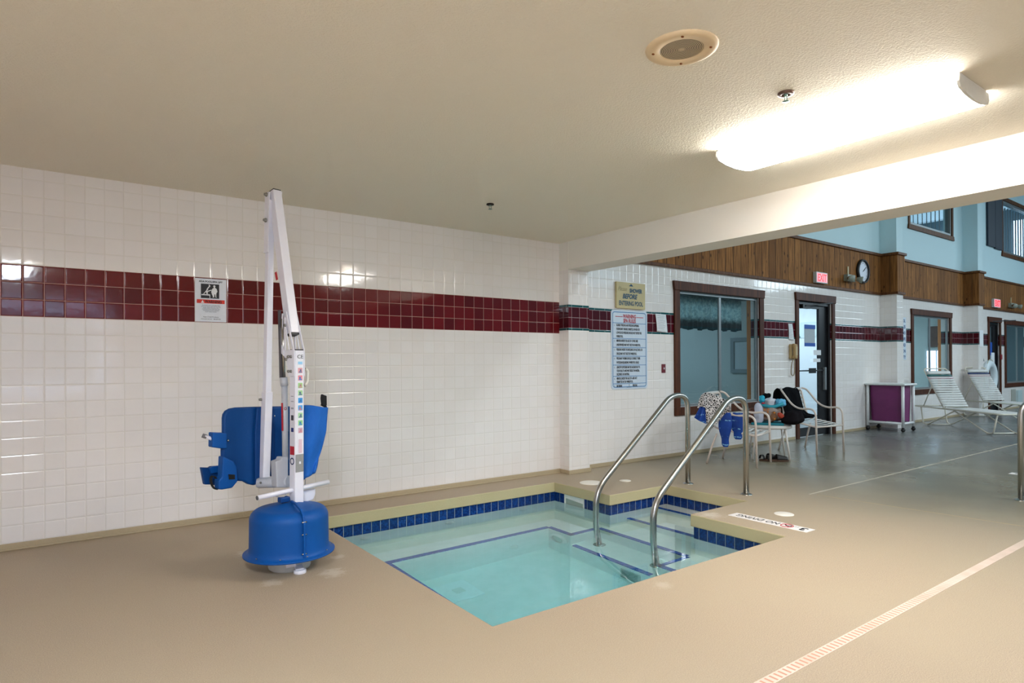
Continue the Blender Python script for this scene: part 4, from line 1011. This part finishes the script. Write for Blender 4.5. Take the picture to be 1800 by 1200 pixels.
# bracket plates that carry the boom
for sgn, dx in ((-1, -.006), (1, 0)):
    s0 = ms+sgn*(MW/2+.002)+(0 if sgn > 0 else -.004)
    b = MB()
    for pts in ([(-.03, 1.10), (.03, 1.10), (.052, 1.19), (.078, 1.22), (.078, 1.255), (-.03, 1.255)], [(-.03, 1.25), (-.012, 1.25), (.068, 1.47), (.050, 1.475)], [(.062, 1.25), (.078, 1.25), (.078, 1.475), (.062, 1.475)], [(.048, 1.445), (.078, 1.445), (.078, 1.48), (.05, 1.48)], [(.02, 1.25), (.03, 1.25), (.066, 1.40), (.062, 1.41)]): b.prism([P3(s0, mt_+t_, z) for t_, z in pts], E1*.005)
    pb = b.build('bracket_plate', M_LW, lift, bevel=.0015); childpart(pb)
    if sgn < 0:
        for t_, z in ((.0, 1.215), (.028, 1.215), (.05, 1.20), (.0, 1.13), (.025, 1.13), (.06, 1.40)):
            MB().lathe([(0, .008), (.0075, .008), (.009, .0)], P3(s0, mt_+t_, z), 10, -E1).build('bracket_bolt', simple('galvanised bolt', '#8f8d88', .4, .8), pb)
# second pair of plates running back to the actuator
b = MB(); s0 = ms-MW/2-.006
b.prism([P3(s0-.004, mt_+t_, z) for t_, z in ((.075, 1.22), (.10, 1.235), (.115, 1.27), (.092, 1.47), (.080, 1.47), (.095, 1.29), (.075, 1.25))], E1*.004); b.build('bracket_plate', M_LW, lift, bevel=.001)
# boom
A0 = LP(514.5, 586, .045); A1 = LP(483, 337, .24)
boom = MB().beam(A0, A1, E1, .055, .062).build('boom', M_LW, lift, bevel=.004); childpart(boom)
dA = (A1-A0).normalized()
MB().beam(A0-dA*.012, A0, E1, .050, .056).build('boom_end_cap', M_BLACK, boom); MB().beam(A1, A1+dA*.006, E1, .050, .056).build('boom_end_cap', M_BLACK, boom)
MB().beam(LP(484.5, 478, .13), LP(487, 492, .12), E2, .022, .001).build('boom_sticker', simple('red sticker', '#b7202e', .4), boom)
# pair of side straps at the head and the hanging arm
for px, t_ in ((471, .25), (492, .24)):
    dz = 0
    b = MB(); b.beam(LP(px-(1 if px < 480 else 0), 338, t_), LP(px-(3 if px < 480 else 2)+0, 444 if px < 480 else 352, t_), E2, .05, .006); hs = b.build('head_strap', M_LW, lift, bevel=.002); childpart(hs)
    if px < 480:
        for py in (342, 387): MB().lathe([(0, .016), (.008, .016), (.009, .006), (.013, .005), (.013, 0)], LP(469.0-(py-342)/45*1.5, py, t_), 12, -E1).build('strap_bolt', simple('galvanised bolt', '#8f8d88', .4, .8), hs)
H0 = LP(475.5, 352, .25); H1 = LP(471.8, 690, .285)
MB().beam(H0, LP(468.0, 760, .29), E1, .036, .040).build('hanging_arm', M_LW, lift, bevel=.003)
sl = MB().beam(LP(469.8, 688, .285), LP(464.5, 840, .30), E1, .047, .052).build('arm_sleeve', M_LW, lift, bevel=.004); childpart(sl)
MB().lathe([(0, .014), (.007, .014), (.009, 0)], LP(459.5, 702, .285), 10, -E1).build('sleeve_bolt', simple('galvanised bolt', '#8f8d88', .4, .8), sl)
# actuator
ac = MB().tube([LP(501.5, 808, .08), LP(500.0, 676, .085)], .0175, 18).build('actuator_body', M_LG, lift); childpart(ac)
MB().tube([LP(500.0, 678, .085), LP(498.5, 663, .085)], .0215, 18).build('actuator_collar', M_LG, ac)
MB().tube([LP(499.5, 665, .085), LP(496, 560, .09)], .0085, 14).build('actuator_rod', M_CHROME, ac)
MB().beam(LP(494.0, 664, .10), LP(491, 545, .11), E1, .009, .02).build('actuator_rail', simple('dark grey rail', '#5c5a60', .4, .4), ac)
c1, c2 = LP(501.0, 758, .085), LP(500.3, 706, .085)
al = MB().tube([c1, c2], .0182, 18, caps=False).build('actuator_label', lbl, ac); childpart(al)
rd = MB(); rd.prism([LP(496.0, 757, .066), LP(498.0, 757, .066), LP(497.2, 708, .066), LP(495.2, 708, .066)], E2*.006); rd.build('actuator_label_red', simple('red sticker', '#b7202e', .4), al)
rg = MB().lathe([(.006, 0), (.0085, 0), (.0085, .001), (.006, .001)], LP(501.5, 718, .0655), 20, -E2).build('prohibition_mark', simple('red sticker', '#b7202e', .4), al)
hb = MB(); plate(hb, [(485, 811), (494, 808), (495.5, 803), (507, 803), (507, 857), (487, 857)], .06, .06); hb.build('actuator_housing', M_LG, lift, bevel=.006)
MB().tube([LP(450.5, 848.5, .26), LP(456, 848.5, .25), LP(508, 846, .06)], [.024, .031, .033], 22).build('seat_arm', M_LG, lift)
for px, t_ in ((458, .20), (487, .08)): MB().ball(LP(px, 848, t_), .006).build('seat_arm_bolt', simple('galvanised bolt', '#8f8d88', .4, .8), lift)
# hand control hanging behind the mast
MB().tube(smooth_path([LP(536, 648, .03), LP(541, 652, .03), LP(540, 672, .03), LP(535, 678, .03)], .05), .009, 12).build('hand_control_hook', simple('ivory hook', '#dcd8cc', .5), lift)
# seat shell: curved back panel with a raised spine and slots
TS = .335
out = [(393, 735), (394.2, 728), (398, 722), (405, 718), (416, 716), (449, 714.8), (500, 714), (513, 714), (513, 836), (485, 837), (470, 838), (455, 848), (449, 853.5), (437, 851), (428, 846), (412, 845), (395, 840), (391, 820), (391, 789), (393, 772)]
seat = MB(); plate(seat, out, TS, .035); seat = seat.build('seat_back', rotoblue('seat blue', '#044484'), lift, bevel=.012); childpart(seat)
b = MB(); plate(b, [(452, 715.5), (461, 715), (461, 842), (449, 852), (448.5, 760)], TS-.022, .024); b.build('seat_spine', M_LBD, seat, bevel=.006)
b = MB(); plate(b, [(476, 715), (483, 715), (482, 836), (476, 837)], TS-.022, .024); b.build('seat_spine', M_LBD, seat, bevel=.006)
for x, y in ((450, 731), (482, 731), (401, 774)): MB().ball(LP(x, y, TS-.004), .007).build('seat_bolt', M_CHROME, seat)
# side bolster going back from the left edge: the seat pan and far arm block
b = MB(); plate(b, [(374, 760), (399.5, 761), (399.5, 788), (391, 788.5), (373.4, 786)], TS-.02, .055); ab = b.build('armrest_block', M_LB, lift, bevel=.006); childpart(ab)
MB().tube([LP(374, 772, TS), LP(361, 766.5, TS+.02)], .0105, 16).build('armrest_tube', M_LW, ab)
MB().tube([LP(363.5, 767.6, TS+.018), LP(355.5, 765, TS+.03)], .0125, 16).build('armrest_grip', simple('ribbed grey grip', '#6f6d70', .5), ab)
b = MB(); plate(b, [(392, 802), (396, 803), (412, 811), (417, 821), (418.5, 839), (419, 845), (409, 857.5), (391, 860.5), (385, 860), (384.5, 845), (390.5, 838)], TS-.05, .06); hp = b.build('hip_block', M_LB, lift, bevel=.008); childpart(hp)
b = MB(); plate(b, [(402, 833.5), (413, 834), (413, 842), (403, 842.5)], TS-.054, .006); b.build('hip_block_slot', M_BLACK, hp)
b = MB(); plate(b, [(354.3, 821.5), (368, 822), (372, 819.5), (391, 818.5), (391, 838), (386, 856), (375, 851.5), (360, 851.5)], TS+.07, .03); fb = b.build('footrest', M_LBD, lift, bevel=.005); childpart(fb)
b = MB(); plate(b, [(369, 823), (375, 819.5), (392, 817.5), (392, 829), (372, 832.5)], TS+.05, .022); b.build('footrest_rib', M_LB, fb, bevel=.004)
cc = LP(377, 848, TS-.0); b = MB(); pts = [cc + E1*(.018*math.cos(a)-.010*math.sin(a)) + Vector((0, 0, .040*math.sin(a))) for a in [2*PI*i/24 for i in range(24)]]
bb_ = MB()
for i in range(24):
    p, q = pts[i], pts[(i+1) % 24]; bb_.quad(p-E2*.014, q-E2*.014, q+E2*.014, p+E2*.014)
bb_.build('safety_strap', simple('black webbing', '#0b0c10', .8), lift, solid=.004)
# blue nylon cover folded on the right of the mast
TF = .10
def cover(u, v):
    L_ = [(531.5, 711.5), (532, 760), (532, 800), (532, 843)]; Rr = [(574.5, 715), (571.5, 757), (561.5, 800), (553.5, 830)]
    def lerp(A, t):
        t = max(0, min(2.9999, t*3)); i = int(t); f = t-i; return (A[i][0]*(1-f)+A[i+1][0]*f, A[i][1]*(1-f)+A[i+1][1]*f)
    a, c = lerp(L_, v), lerp(Rr, v); x = a[0]*(1-u)+c[0]*u; y = a[1]*(1-u)+c[1]*u
    if v < .02: y += -1.5*math.sin(PI*min(1, u*1.3))+1.0
    return LP(x, y, TF+.010*math.sin(u*7+v*3)+.012*math.sin(v*9+u*2)+.02*u)
b = MB(); b.grid(cover, 16, 28); cv = b.build('seat_cover_cloth', M_LF, lift, solid=.022, smooth=True); childpart(cv)
b = MB(); plate(b, [(568.3, 709), (573, 710.3), (575.2, 716), (571.8, 757), (561.9, 801), (560.0, 804), (569.5, 757), (572, 716), (564.5, 712)], TF+.035, .012); b.build('cover_edge_binding', simple('black webbing', '#0b0c10', .8), cv)
b = MB(); plate(b, [(566.3, 693.5), (567.3, 692.5), (570, 694), (574.5, 695.5), (574.8, 712), (572, 713), (566.8, 711.5), (565.5, 700)], TF+.02, .016); b.build('grab_loop', simple('black webbing', '#0b0c10', .8), cv, bevel=.002)
for x in (533.5, 537): MB().tube([LP(x, 842, TF), LP(x-1, 855, TF-.02)], .002, 6).build('cover_cord', simple('thin cord', '#7e8389', .6), cv)
MB().tube(smooth_path([LP(503, 868, 0), LP(498, 874, 0), LP(488, 873, .02), LP(481, 870, .03)], .05), .0028, 8).build('cable', M_LG, lift)
# ---------------------------------------------------------------- strap chairs
M_FR = simple('almond chair tube', '#d3c6bc', .35, coat=.2)
M_STRAP = simple('white vinyl strap', '#cfcfcc', .4)
def make_chair(loc, rz, label):
    r = thing('strap_armchair', loc, label, 'chair', 'tube framed strap armchairs', rz=rz)
    W = .265
    for s in (-1, 1):
        pts = smooth_path([(s*W, -.285, 0), (s*W, -.27, .585), (s*W, .02, .555), (s*(W-.01), .245, .80), (s*(W-.06), .285, .815)], [.11, .16, .05], 8)
        MB().tube(pts, .0125, 12).build('arm_frame', M_FR, r)
        MB().tube(smooth_path([(s*(W-.03), .17, .35), (s*(W-.015), .225, .20), (s*W, .28, 0)], .12, 8), .0115, 12).build('leg', M_FR, r)
    b = MB(); b.tube(smooth_path([(-W+.012, -.27, .350), (-W+.03, .21, .415), (-.20, .29, .80), (.20, .29, .80), (W-.03, .21, .415), (W-.012, -.27, .350)], [.07, .05, .05, .07], 7), .0115, 12)
    b.tube([(-W, -.27, .350), (W, -.27, .350)], .0115, 12); b.build('seat_frame', M_FR, r)
    b = MB()
    for k in range(7):
        y = -.25+k*.066; z = .366+(.056*(k/6))
        b.grid(lambda u, v, y=y, z=z: (-(W-.02)+(2*W-.04)*u, y+.048*v, z-.016*math.sin(PI*u)), 10, 1)
    b.build('seat_straps', M_STRAP, r, solid=.004)
    b = MB()
    for k in range(7):
        f = k/7+.04; z0 = .43+f*.39; y0 = .215+f*.085
        b.grid(lambda u, v, z0=z0, y0=y0, f=f: (-(W-.035-.03*f)+(2*(W-.035-.03*f))*u, y0+.009*v+.018*math.sin(PI*u), z0+.042*v), 10, 1)
    b.build('back_straps', M_STRAP, r, solid=.004)
    return r
ch1 = make_chair((2.07, -.775, 0), .28, 'white strap armchair with leopard towel over its back, under the left window')
ch2 = make_chair((3.62, -.80, 0), -.14, 'white strap armchair with a black jacket over its back, before the glass door')
def local(ch, x, y, z):
    a = ch.rotation_euler.z; c, s_ = math.cos(a), math.sin(a); l = ch.location; return Vector((l.x+c*x-s_*y, l.y+s_*x+c*y, z))

# leopard towel over the back of chair 1
def leopard():
    n = N('leopard print cloth'); _, v = n.objc()
    k = n.new('ShaderNodeTexVoronoi', feature='DISTANCE_TO_EDGE'); k.inputs['Scale'].default_value = 44
    w_ = n.new('ShaderNodeVectorMath', operation='ADD'); n.put(w_.inputs[0], v)
    sc = n.new('ShaderNodeVectorMath', operation='SCALE'); n.put(sc.inputs[0], n.noise(v, 22, 2, out='Color')); sc.inputs['Scale'].default_value = .030
    n.nt.links.new(sc.outputs[0], w_.inputs[1]); n.put(k.inputs['Vector'], w_.outputs[0])
    f = n.smooth(k.outputs['Distance'], .09, .13)
    inner = n.smooth(n.noise(v, 60, 2), .55, .62)
    n.set(col=n.mix(f, hexc('#d9d4d2'), n.mix(inner, hexc('#131216'), hexc('#6a5d58'))), rough=.85, sheen=.3); n.bump(n.noise(v, 20, 2), .004); return n.m
def draped(name, prof, w0, w1, ch, mat, label, cat, folds=5, amp=.012, thick=.004, skew=0.0, part_of=None):
    """cloth hung over a chair back: prof = (y, z) path in chair coordinates, spanning x w0..w1"""
    pts = smooth_path([(0, y, z) for y, z in prof], .03, 5); n_ = len(pts)
    def fn(u, v):
        i = min(n_-1, int(v*(n_-1)+.5)); p = pts[i]; d = abs(v-.5)*2
        x = w0+(w1-w0)*u + skew*(v-.5)
        return local(ch, x, p.y+amp*d*math.sin(u*folds*6.28+v*3), p.z-.02*d*math.sin(u*3.3+1)-.01*math.sin(u*9))
    b = MB(); b.grid(fn, 40, n_-1); o = b.build(name, mat, None, solid=thick, smooth=True)
    if label: tag(o, label, cat)
    return o
def at_plane(px, py, base, off=0.0):   # point on the upright plane through base that faces the viewer, off metres nearer
    nrm = CAM-Vector(base); nrm.z = 0; nrm.normalize(); o = Vector(base)+nrm*off; d = ray(px, py); return CAM+d*((o-CAM).dot(nrm)/d.dot(nrm))
def lerp_list(L_, t):
    t = max(0.0, min(.99999, t))*(len(L_)-1); i = int(t); f = t-i; return (L_[i][0]*(1-f)+L_[i+1][0]*f, L_[i][1]*(1-f)+L_[i+1][1]*f)
def hung_cloth(name, top, bot, base, mat, label, cat, depth=.05, wrap=.09, folds=4, th=.008):
    """cloth hanging from a rail: comes up from behind over the top edge, then down the front"""
    def fn(u, v):
        a, c = lerp_list(top, u), lerp_list(bot, u)
        if v < .25:
            k = v/.25; return at_plane(a[0], a[1], base, -wrap+wrap*k)+Vector((0, 0, .025*math.sin(PI*k)-.10*(1-k)))
        k = (v-.25)/.75; x = a[0]*(1-k)+c[0]*k; y = a[1]*(1-k)+c[1]*k
        return at_plane(x, y, base, depth*math.sin(PI*min(1, k*1.2)*.5)+.014*math.sin(folds*6.28*u+k*2)*k)
    b = MB(); b.grid(fn, 36, 30); o = b.build(name, mat, None, solid=th, smooth=True); return tag(o, label, cat)
CB = local(ch1, -.33, .12, .0)
hung_cloth('leopard_towel', [(1229, 703), (1233, 694), (1240, 689.5), (1250, 691), (1262, 696), (1274, 702), (1285, 708.5)],
   [(1226, 717), (1232, 714), (1240, 716), (1243.5, 763), (1252, 752), (1266, 737), (1283, 716)], CB, leopard(), 'black and white leopard print towel hanging over the left chair', 'towel')
def tiedye():
    n = N('blue tie dye cloth'); q, v = n.objc()
    ln = n.smooth(n.mt('ABSOLUTE', n.mt('SUBTRACT', n.mt('FRACT', n.mt('MULTIPLY', n.mt('ADD', q[2], n.mt('MULTIPLY', n.noise(v, 9), .03)), 11)), .5)), .0, .11, 1.0, 0.0)
    ln = n.mt('MULTIPLY', ln, n.smooth(n.noise(v, 22, 2), .5, .62))
    n.set(col=n.mix(ln, n.mix(n.noise(v, 6), hexc('#06205f'), hexc('#0d50b8')), hexc('#8fd0ee')), rough=.8); return n.m
M_TD = tiedye()
hung_cloth('blue_garment', [(1235, 706), (1238, 704.5), (1243, 711)], [(1220.5, 734), (1230, 740), (1242, 745)], CB, M_TD, 'deep blue printed garment hanging at the left end of the leopard towel', 'garment', .035, .02, 2)
# blue shorts hanging over the near arm: two legs of cloth
def hang(cx, cy_, ztop, zbot, wd, dp, name, parent, ch):
    def fn(u, v):
        a = 2*PI*u; z = ztop+(zbot-ztop)*v; k = (.55+.45*math.sin(PI*min(1, v*1.15+.12))) if v < .95 else .35
        f = 1+.10*math.sin(3*a+v*4); return local(ch, cx+wd*k*f*math.cos(a), cy_+dp*k*f*math.sin(a), z)
    b = MB(); b.grid(fn, 24, 14, closed_u=True)
    return b.build(name, M_TD, parent, smooth=True)
sh_ = thing('swim_shorts', local(ch1, -.28, .02, .3), 'blue tie dye swim shorts hanging from the left chair below the towel', 'shorts')
sh_['world_build'] = 1; sh_['origin'] = tuple(sh_.location)
hang(-.285, .055, .60, .21, .035, .075, 'short_leg', sh_, ch1); hang(-.245, -.075, .60, .30, .035, .085, 'short_leg', sh_, ch1)
# black jacket over chair 2
def blackcloth(name, c):
    n = N(name); _, v = n.objc(); n.set(col=n.mix(n.noise(v, 8), hexc(c), tuple(x*1.5 for x in hexc(c)[:3])+(1,)), rough=.95, spec=.08); n.bump(n.noise(v, 14, 3), .01); return n.m
M_BK = blackcloth('black knit cloth', '#08090c')
jk = draped('black_jacket', [(.385, .40), (.37, .60), (.345, .78), (.30, .825), (.255, .77), (.18, .52), (.10, .46), (-.02, .445)], -.25, .12, ch2, M_BK, 'black jacket draped over the chair in front of the glass door', 'jacket', 2, .035, .02)

# ---------------------------------------------------------------- round table with bags
TX, TY, TR, TH = 2.72, -.76, .26, .405
tb = thing('side_table', (TX, TY, 0), 'small round white side table between the two chairs', 'table')
M_TW = simple('white table enamel', '#d5cfc8', .35, coat=.2)
MB().lathe([(0, TH), (TR-.01, TH), (TR, TH-.008), (TR, TH-.035), (TR-.012, TH-.040), (TR-.02, TH-.012), (0, TH-.012)], (0, 0, 0), 48).build('table_top', M_TW, tb)
for a in (-.12, PI/2-.12, PI-.12, 1.5*PI-.12):
    c, s_ = math.cos(a), math.sin(a); MB().tube([(c*(TR-.03), s_*(TR-.03), TH-.015), (c*(TR+.035), s_*(TR+.035), 0)], .0115, 12).build('leg', M_TW, tb)
def W2(dr, dn, z):              # offsets from the table centre: to the viewer's right, and towards the viewer
    dv = (CAM-Vector((TX, TY, 0))); dv.z = 0; dv.normalize(); sd = Vector((-dv.y, dv.x, 0)); return Vector((TX, TY, 0))+sd*dr+dv*dn+Vector((0, 0, z))
def bagshape(name, c, rx, ry, rz, mat, label, cat, seed, M=None, lump=.12):
    rnd = random.Random(seed); b = MB(); b.ball(c, rx, ry, rz, 24, M)
    ph = [rnd.uniform(0, 6) for _ in range(6)]
    for v in b.bm.verts:
        d = v.co-Vector(c); n_ = d.normalized() if d.length > 1e-6 else Vector((0, 0, 1))
        v.co += n_*lump*min(rx, ry, rz)*(math.sin(n_.x*5+ph[0])+math.sin(n_.y*6+ph[1])*.8+math.sin(n_.z*7+ph[2]))
    zmin = c[2]-rz
    for v in b.bm.verts: v.co.z = max(v.co.z, zmin+.006)
    o = b.build(name, mat, None, smooth=True)
    if label: tag(o, label, cat)
    return o
dv = (CAM-Vector((TX, TY, 0))); VM = Matrix.Rotation(math.atan2(dv.y, dv.x)+PI/2, 4, 'Z')
teal = simple('teal folded towel', '#15717f', .85)
MB_ = MB(); MB_.prism([W2(-.20, .17, TH), W2(.17, .17, TH), W2(.17, -.15, TH), W2(-.20, -.15, TH)], (0, 0, .03)); tag(MB_.build('folded_towel', teal, bevel=.010), 'folded teal towel lying on the round table under the bags', 'towel')
def tan_mat():
    n = N('printed tan bag'); q, v = n.objc(); k = n.noise(v, 9, 2)
    c = n.mix(n.smooth(k, .45, .55), hexc('#8d7f78'), hexc('#6a4526')); c = n.mix(n.smooth(n.noise(v, 16, 2), .60, .66), c, hexc('#d07a1c')); n.set(col=c, rough=.7); return n.m
def brown_mat():
    n = N('brown striped leather'); q, v = n.objc(); n.set(col=n.mix(n.smooth(n.noise(v, 13, 4), .4, .6), hexc('#2a1613'), hexc('#6b3f2f')), rough=.55); return n.m
bagshape('brown_purse', W2(-.21, .05, TH+.095), .10, .10, .09, brown_mat(), 'brown leather purse at the left end of the round table', 'bag', 3)
tb_ = bagshape('beach_bag', W2(.015, .05, TH+.135), .125, .11, .105, tan_mat(), 'tan beach bag with orange print in the middle of the round table', 'bag', 5)
bagshape('towel_bundle', W2(-.115, .12, TH+.13), .06, .055, .13, simple('white terry cloth', '#b9bccb', .9, noise=.2, nscale=60), 'white cloth hanging over the front of the tan beach bag', 'cloth', 8)
MB_ = MB(); MB_.tube(smooth_path([W2(-.10, .10, TH+.25), W2(.04, .15, TH+.215), W2(.16, .08, TH+.26)], .1, 8), .020, 10); MB_.build('bag_trim', simple('teal bag trim', '#1a8ea0', .6), tb_)
bagshape('white_clothes', W2(.02, .03, TH+.275), .075, .06, .055, simple('white cotton', '#c3c4cc', .9), 'white clothes bundle heaped on top of the tan beach bag', 'clothes', 11)
bagshape('swimsuit', W2(.135, .03, TH+.265), .075, .05, .055, simple('light blue nylon', '#5aa9cf', .6, noise=.4, nscale=30), 'light blue swimsuit on the right of the heaped clothes', 'swimsuit', 12)
bagshape('swimsuit', W2(-.075, .06, TH+.31), .035, .035, .05, simple('turquoise nylon', '#18a3c2', .6), 'turquoise swimsuit scrap on the left of the heaped clothes', 'swimsuit', 13)
MB_ = MB(); MB_.ball(W2(-.06, .11, TH+.262), .028, .02, .014); tag(MB_.build('hair_clip', simple('crimson plastic', '#a3142c', .4)), 'crimson hair clip between the blue swimsuit and the bag', 'clip')
bagshape('sun_hat', W2(-.02, -.05, TH+.33), .06, .05, .05, M_BK, 'black knitted hat at the back of the heaped clothes', 'hat', 14)
pk = bagshape('black_handbag', W2(.27, .05, TH+.085), .155, .10, .08, blackcloth('black bag leather', '#120f12'), 'black handbag lying open at the right end of the round table', 'bag', 6, Matrix.Rotation(-.15, 4, 'Y') )
MB_ = MB(); MB_.ball(W2(.135, .115, TH+.12), .045, .018, .030, 16, VM @ Matrix.Rotation(.7, 4, 'Y')); MB_.build('bag_lining', simple('orange red lining', '#a63a22', .7), pk)
pk.location = (0, 0, 0)

# sandals
def sandal(x, y, rz, label):
    r = thing('sandal', (x, y, 0), label, 'sandal', 'pair of dark brown sandals', rz=rz)
    pts = []
    for i in range(28):
        a = 2*PI*i/28; w_ = .046+.010*math.cos(a); pts.append((.135*math.cos(a), w_*math.sin(a)+.006*math.cos(2*a), 0))
    MB().prism(pts, (0, 0, .022)).build('sole', simple('brown cork sole', '#4a3222', .8), r, bevel=.004)
    def up(u, v): a = PI*v; return (-.01+.12*u, (.050-.012*u)*math.cos(a), .022+(.062-.030*u)*math.sin(a))
    MB().grid(up, 8, 12).build('upper', simple('dark sandal leather', '#15110f', .6), r, solid=.005)
    MB().grid(lambda u, v: (-.115+.03*u, .040*math.cos(PI*v), .022+.05*math.sin(PI*v)), 3, 12).build('heel_strap', simple('dark sandal leather', '#15110f', .6), r, solid=.004)
    return r
p_ = on('z', 0, 1352, 809); sandal(p_.x, p_.y, -.35, 'dark sandal on the left of the pair, half behind the chair leg')
p_ = on('z', 0, 1366, 810.5); sandal(p_.x, p_.y, -.75, 'dark sandal on the right of the pair below the round table')

# ---------------------------------------------------------------- linen cart
ct = thing('laundry_cart', (7.12, -.315, 0), 'white pipe framed rolling cart with a purple bag, against the near pilaster', 'cart')
M_PIPE = simple('white pvc pipe', '#dfe0e0', .35)
cw, cd, chh = .20, .275, .80
for sx in (-1, 1):
    for sy in (-1, 1):
        MB().tube([(sx*cw, sy*cd, .075), (sx*cw, sy*cd, chh-.03)], .024, 14).build('post', M_PIPE, ct)
        w_ = MB().lathe([(0, -.014), (.030, -.014), (.033, -.006), (.033, .006), (.030, .014), (0, .014)], (sx*cw, sy*cd, .033), 20, (1, .3, 0)).build('caster', M_BLACK, ct); childpart(w_)
        MB().box(sx*cw-.014, sx*cw+.014, sy*cd-.016, sy*cd+.016, .05, .08).build('caster_fork', M_BLACK, w_)
b = MB()
for z in (.14,):
    for s in (-1, 1): b.tube([(-cw, s*cd, z), (cw, s*cd, z)], .021, 12); b.tube([(s*cw, -cd, z), (s*cw, cd, z)], .021, 12)
b.build('bottom_rails', M_PIPE, ct)
b = MB(); b.box(-cw-.05, cw+.05, -cd-.05, cd+.035, chh-.035, chh); b.build('lid', simple('white cart lid', '#d9dcda', .35), ct, bevel=.018)
def purple():
    n = N('purple woven vinyl'); q, v = n.objc(); n.set(col=n.mix(n.noise(v, 3, 3), hexc('#571a48'), hexc('#84306f')), rough=.5); n.bump(n.noise(v, 200, 1), .002); return n.m
b = MB(); k = 10
def bagf(u, v):
    a = 2*PI*u; c, s_ = math.cos(a), math.sin(a); m = max(abs(c), abs(s_))**.85; bul = 1-.06*v*v
    return (cw*.93*c/m*bul, cd*.93*s_/m*bul, .76-.60*v-.01*math.sin(a*5)*v)
b.grid(bagf, 48, 10, closed_u=True); b.build('cart_bag', purple(), ct, smooth=False)

# ---------------------------------------------------------------- chaise loungers
M_LF2 = simple('cream lounger tube', '#d5cfbf', .35, coat=.2)
def lounger(origin, label, cap1, cap2):
    """local +Y runs from the foot end towards the head, +X to the viewer's right"""
    r = thing('chaise_lounger', origin, label, 'lounger', 'strap chaise loungers by the far wall', rz=math.atan2(.8, .59)-PI/2)
    W, L, Z = .46, 2.05, .335
    b = MB(); b.tube(smooth_path([(0, L, Z), (0, 0, Z), (W, 0, Z), (W, L, Z), (0, L, Z)][0:4], .05, 5)+[], .0135, 10); b.tube([(0, L, Z), (W, L, Z)], .0135, 10); b.build('side_rails', M_LF2, r)
    ax = 1.02
    for x in (0.012, W-.012):
        MB().tube(smooth_path([(x, .07, Z), (x, .16, .02), (x, .28, .016), (x, ax, Z-.02)], [.10, .08], 8), .0125, 10).build('leg', M_LF2, r)
        MB().tube(smooth_path([(x, ax, Z-.02), (x, 1.72, .016), (x, 1.84, .03), (x, 1.90, Z)], [.08, .08], 8), .0125, 10).build('leg', M_LF2, r)
    MB().tube([(0, .28, .016), (W, .28, .016)], .011, 10).build('stretcher', M_LF2, r); MB().tube([(0, 1.72, .016), (W, 1.72, .016)], .011, 10).build('stretcher', M_LF2, r)
    hy, hl, ha = 1.30, .84, math.radians(52)
    c, s_ = math.cos(ha), math.sin(ha)
    def bk(x, d, off=0): return (x, hy+d*c-off*s_, Z+.01+d*s_+off*c)
    b = MB(); b.tube(smooth_path([bk(.02, 0), bk(.02, hl), bk(.02+.03, hl+.03), bk(W-.05, hl+.03), bk(W-.02, hl), bk(W-.02, 0)], .05, 5), .0125, 10); b.build('back_frame', M_LF2, r)
    bs = MB(); k = 15
    for i in range(k):
        d = .02+i*.051
        if i >= k-2: continue
        bs.grid(lambda u, v, d=d: bk(.008+(W-.016)*u, d+.042*v, .016+.004*math.sin(PI*v)), 6, 2)
    bs.build('back_straps', M_STRAP, r, solid=.004)
    for j, cc_ in enumerate((cap2, cap1)):
        d = .02+(k-2+j)*.047; MB().grid(lambda u, v, d=d: bk(.004+(W-.008)*u, d+.040*v, .017), 6, 2).build('accent_strap', simple('strap '+cc_, cc_, .45), r, solid=.005)
    MB().grid(lambda u, v: bk(.02+(W-.04)*u, .02+k*.047+.07*v, .022+.02*math.sin(PI*v)), 6, 5).build('head_pad', M_STRAP, r, solid=.012)
    bs = MB()
    for i in range(22):
        y = .07+i*.0555; bs.grid(lambda u, v, y=y: (.0+W*u, y+.045*v, Z+.016-.012*math.sin(PI*u)), 8, 1)
    bs.build('seat_straps', M_STRAP, r, solid=.004)
    for x in (.03, W-.03): MB().tube([bk(x, .50, -.01), (x, 1.86, Z)], .009, 8).build('back_prop', M_LF2, r)
    return r
lounger((7.445, -1.755, 0), 'white strap lounger beside the purple cart, with a green and a pink strap', '#145a58', '#c98a9c')
lounger((10.16, -1.52, 0), 'white strap lounger farther right, with a navy and a red strap', '#1c3560', '#a3566a')
# ---------------------------------------------------------------- life ring on the far pilaster
rg = thing('life_ring', (12.42, -.16, .80), 'white life ring hanging beside the far door, behind the right lounger', 'life ring')
def rn(u, v):
    a, t = 2*PI*u, 2*PI*v; R0, r0 = .30, .085; return ((R0+r0*math.cos(t))*math.cos(a), r0*.75*math.sin(t), (R0+r0*math.cos(t))*math.sin(a))
b = MB(); b.grid(rn, 48, 16, closed_u=True); b.build('ring', simple('white ring foam', '#cdd8dc', .5), rg)
MB().tube([((.385+.015*math.cos(4*a))*math.cos(a), -.02, (.385+.015*math.cos(4*a))*math.sin(a)) for a in [2*PI*i/64 for i in range(64)]], .008, 8, closed=True).build('grab_rope', simple('pale rope', '#b9b6a4', .8), rg)
MB().tube([(0, .10, .36), (0, .15, .56)], .008, 8).build('hanger', M_ALU, rg)
rb = thing('throw_rope', (11.84, -.16, .84), 'orange throw rope bundle hung left of the life ring', 'rope')
b = MB(); b.tube([(.07*math.cos(a)*(1+.1*math.sin(a*9)), .03*math.sin(a*7), .17*math.sin(a)) for a in [2*PI*i/60 for i in range(240)]], .022, 8); b.build('coil', simple('orange rope', '#c98530', .8), rb)
MB().tube([(0, .06, .15), (.14, .15, .40)], .008, 8).build('hook', M_BLACK, rb)
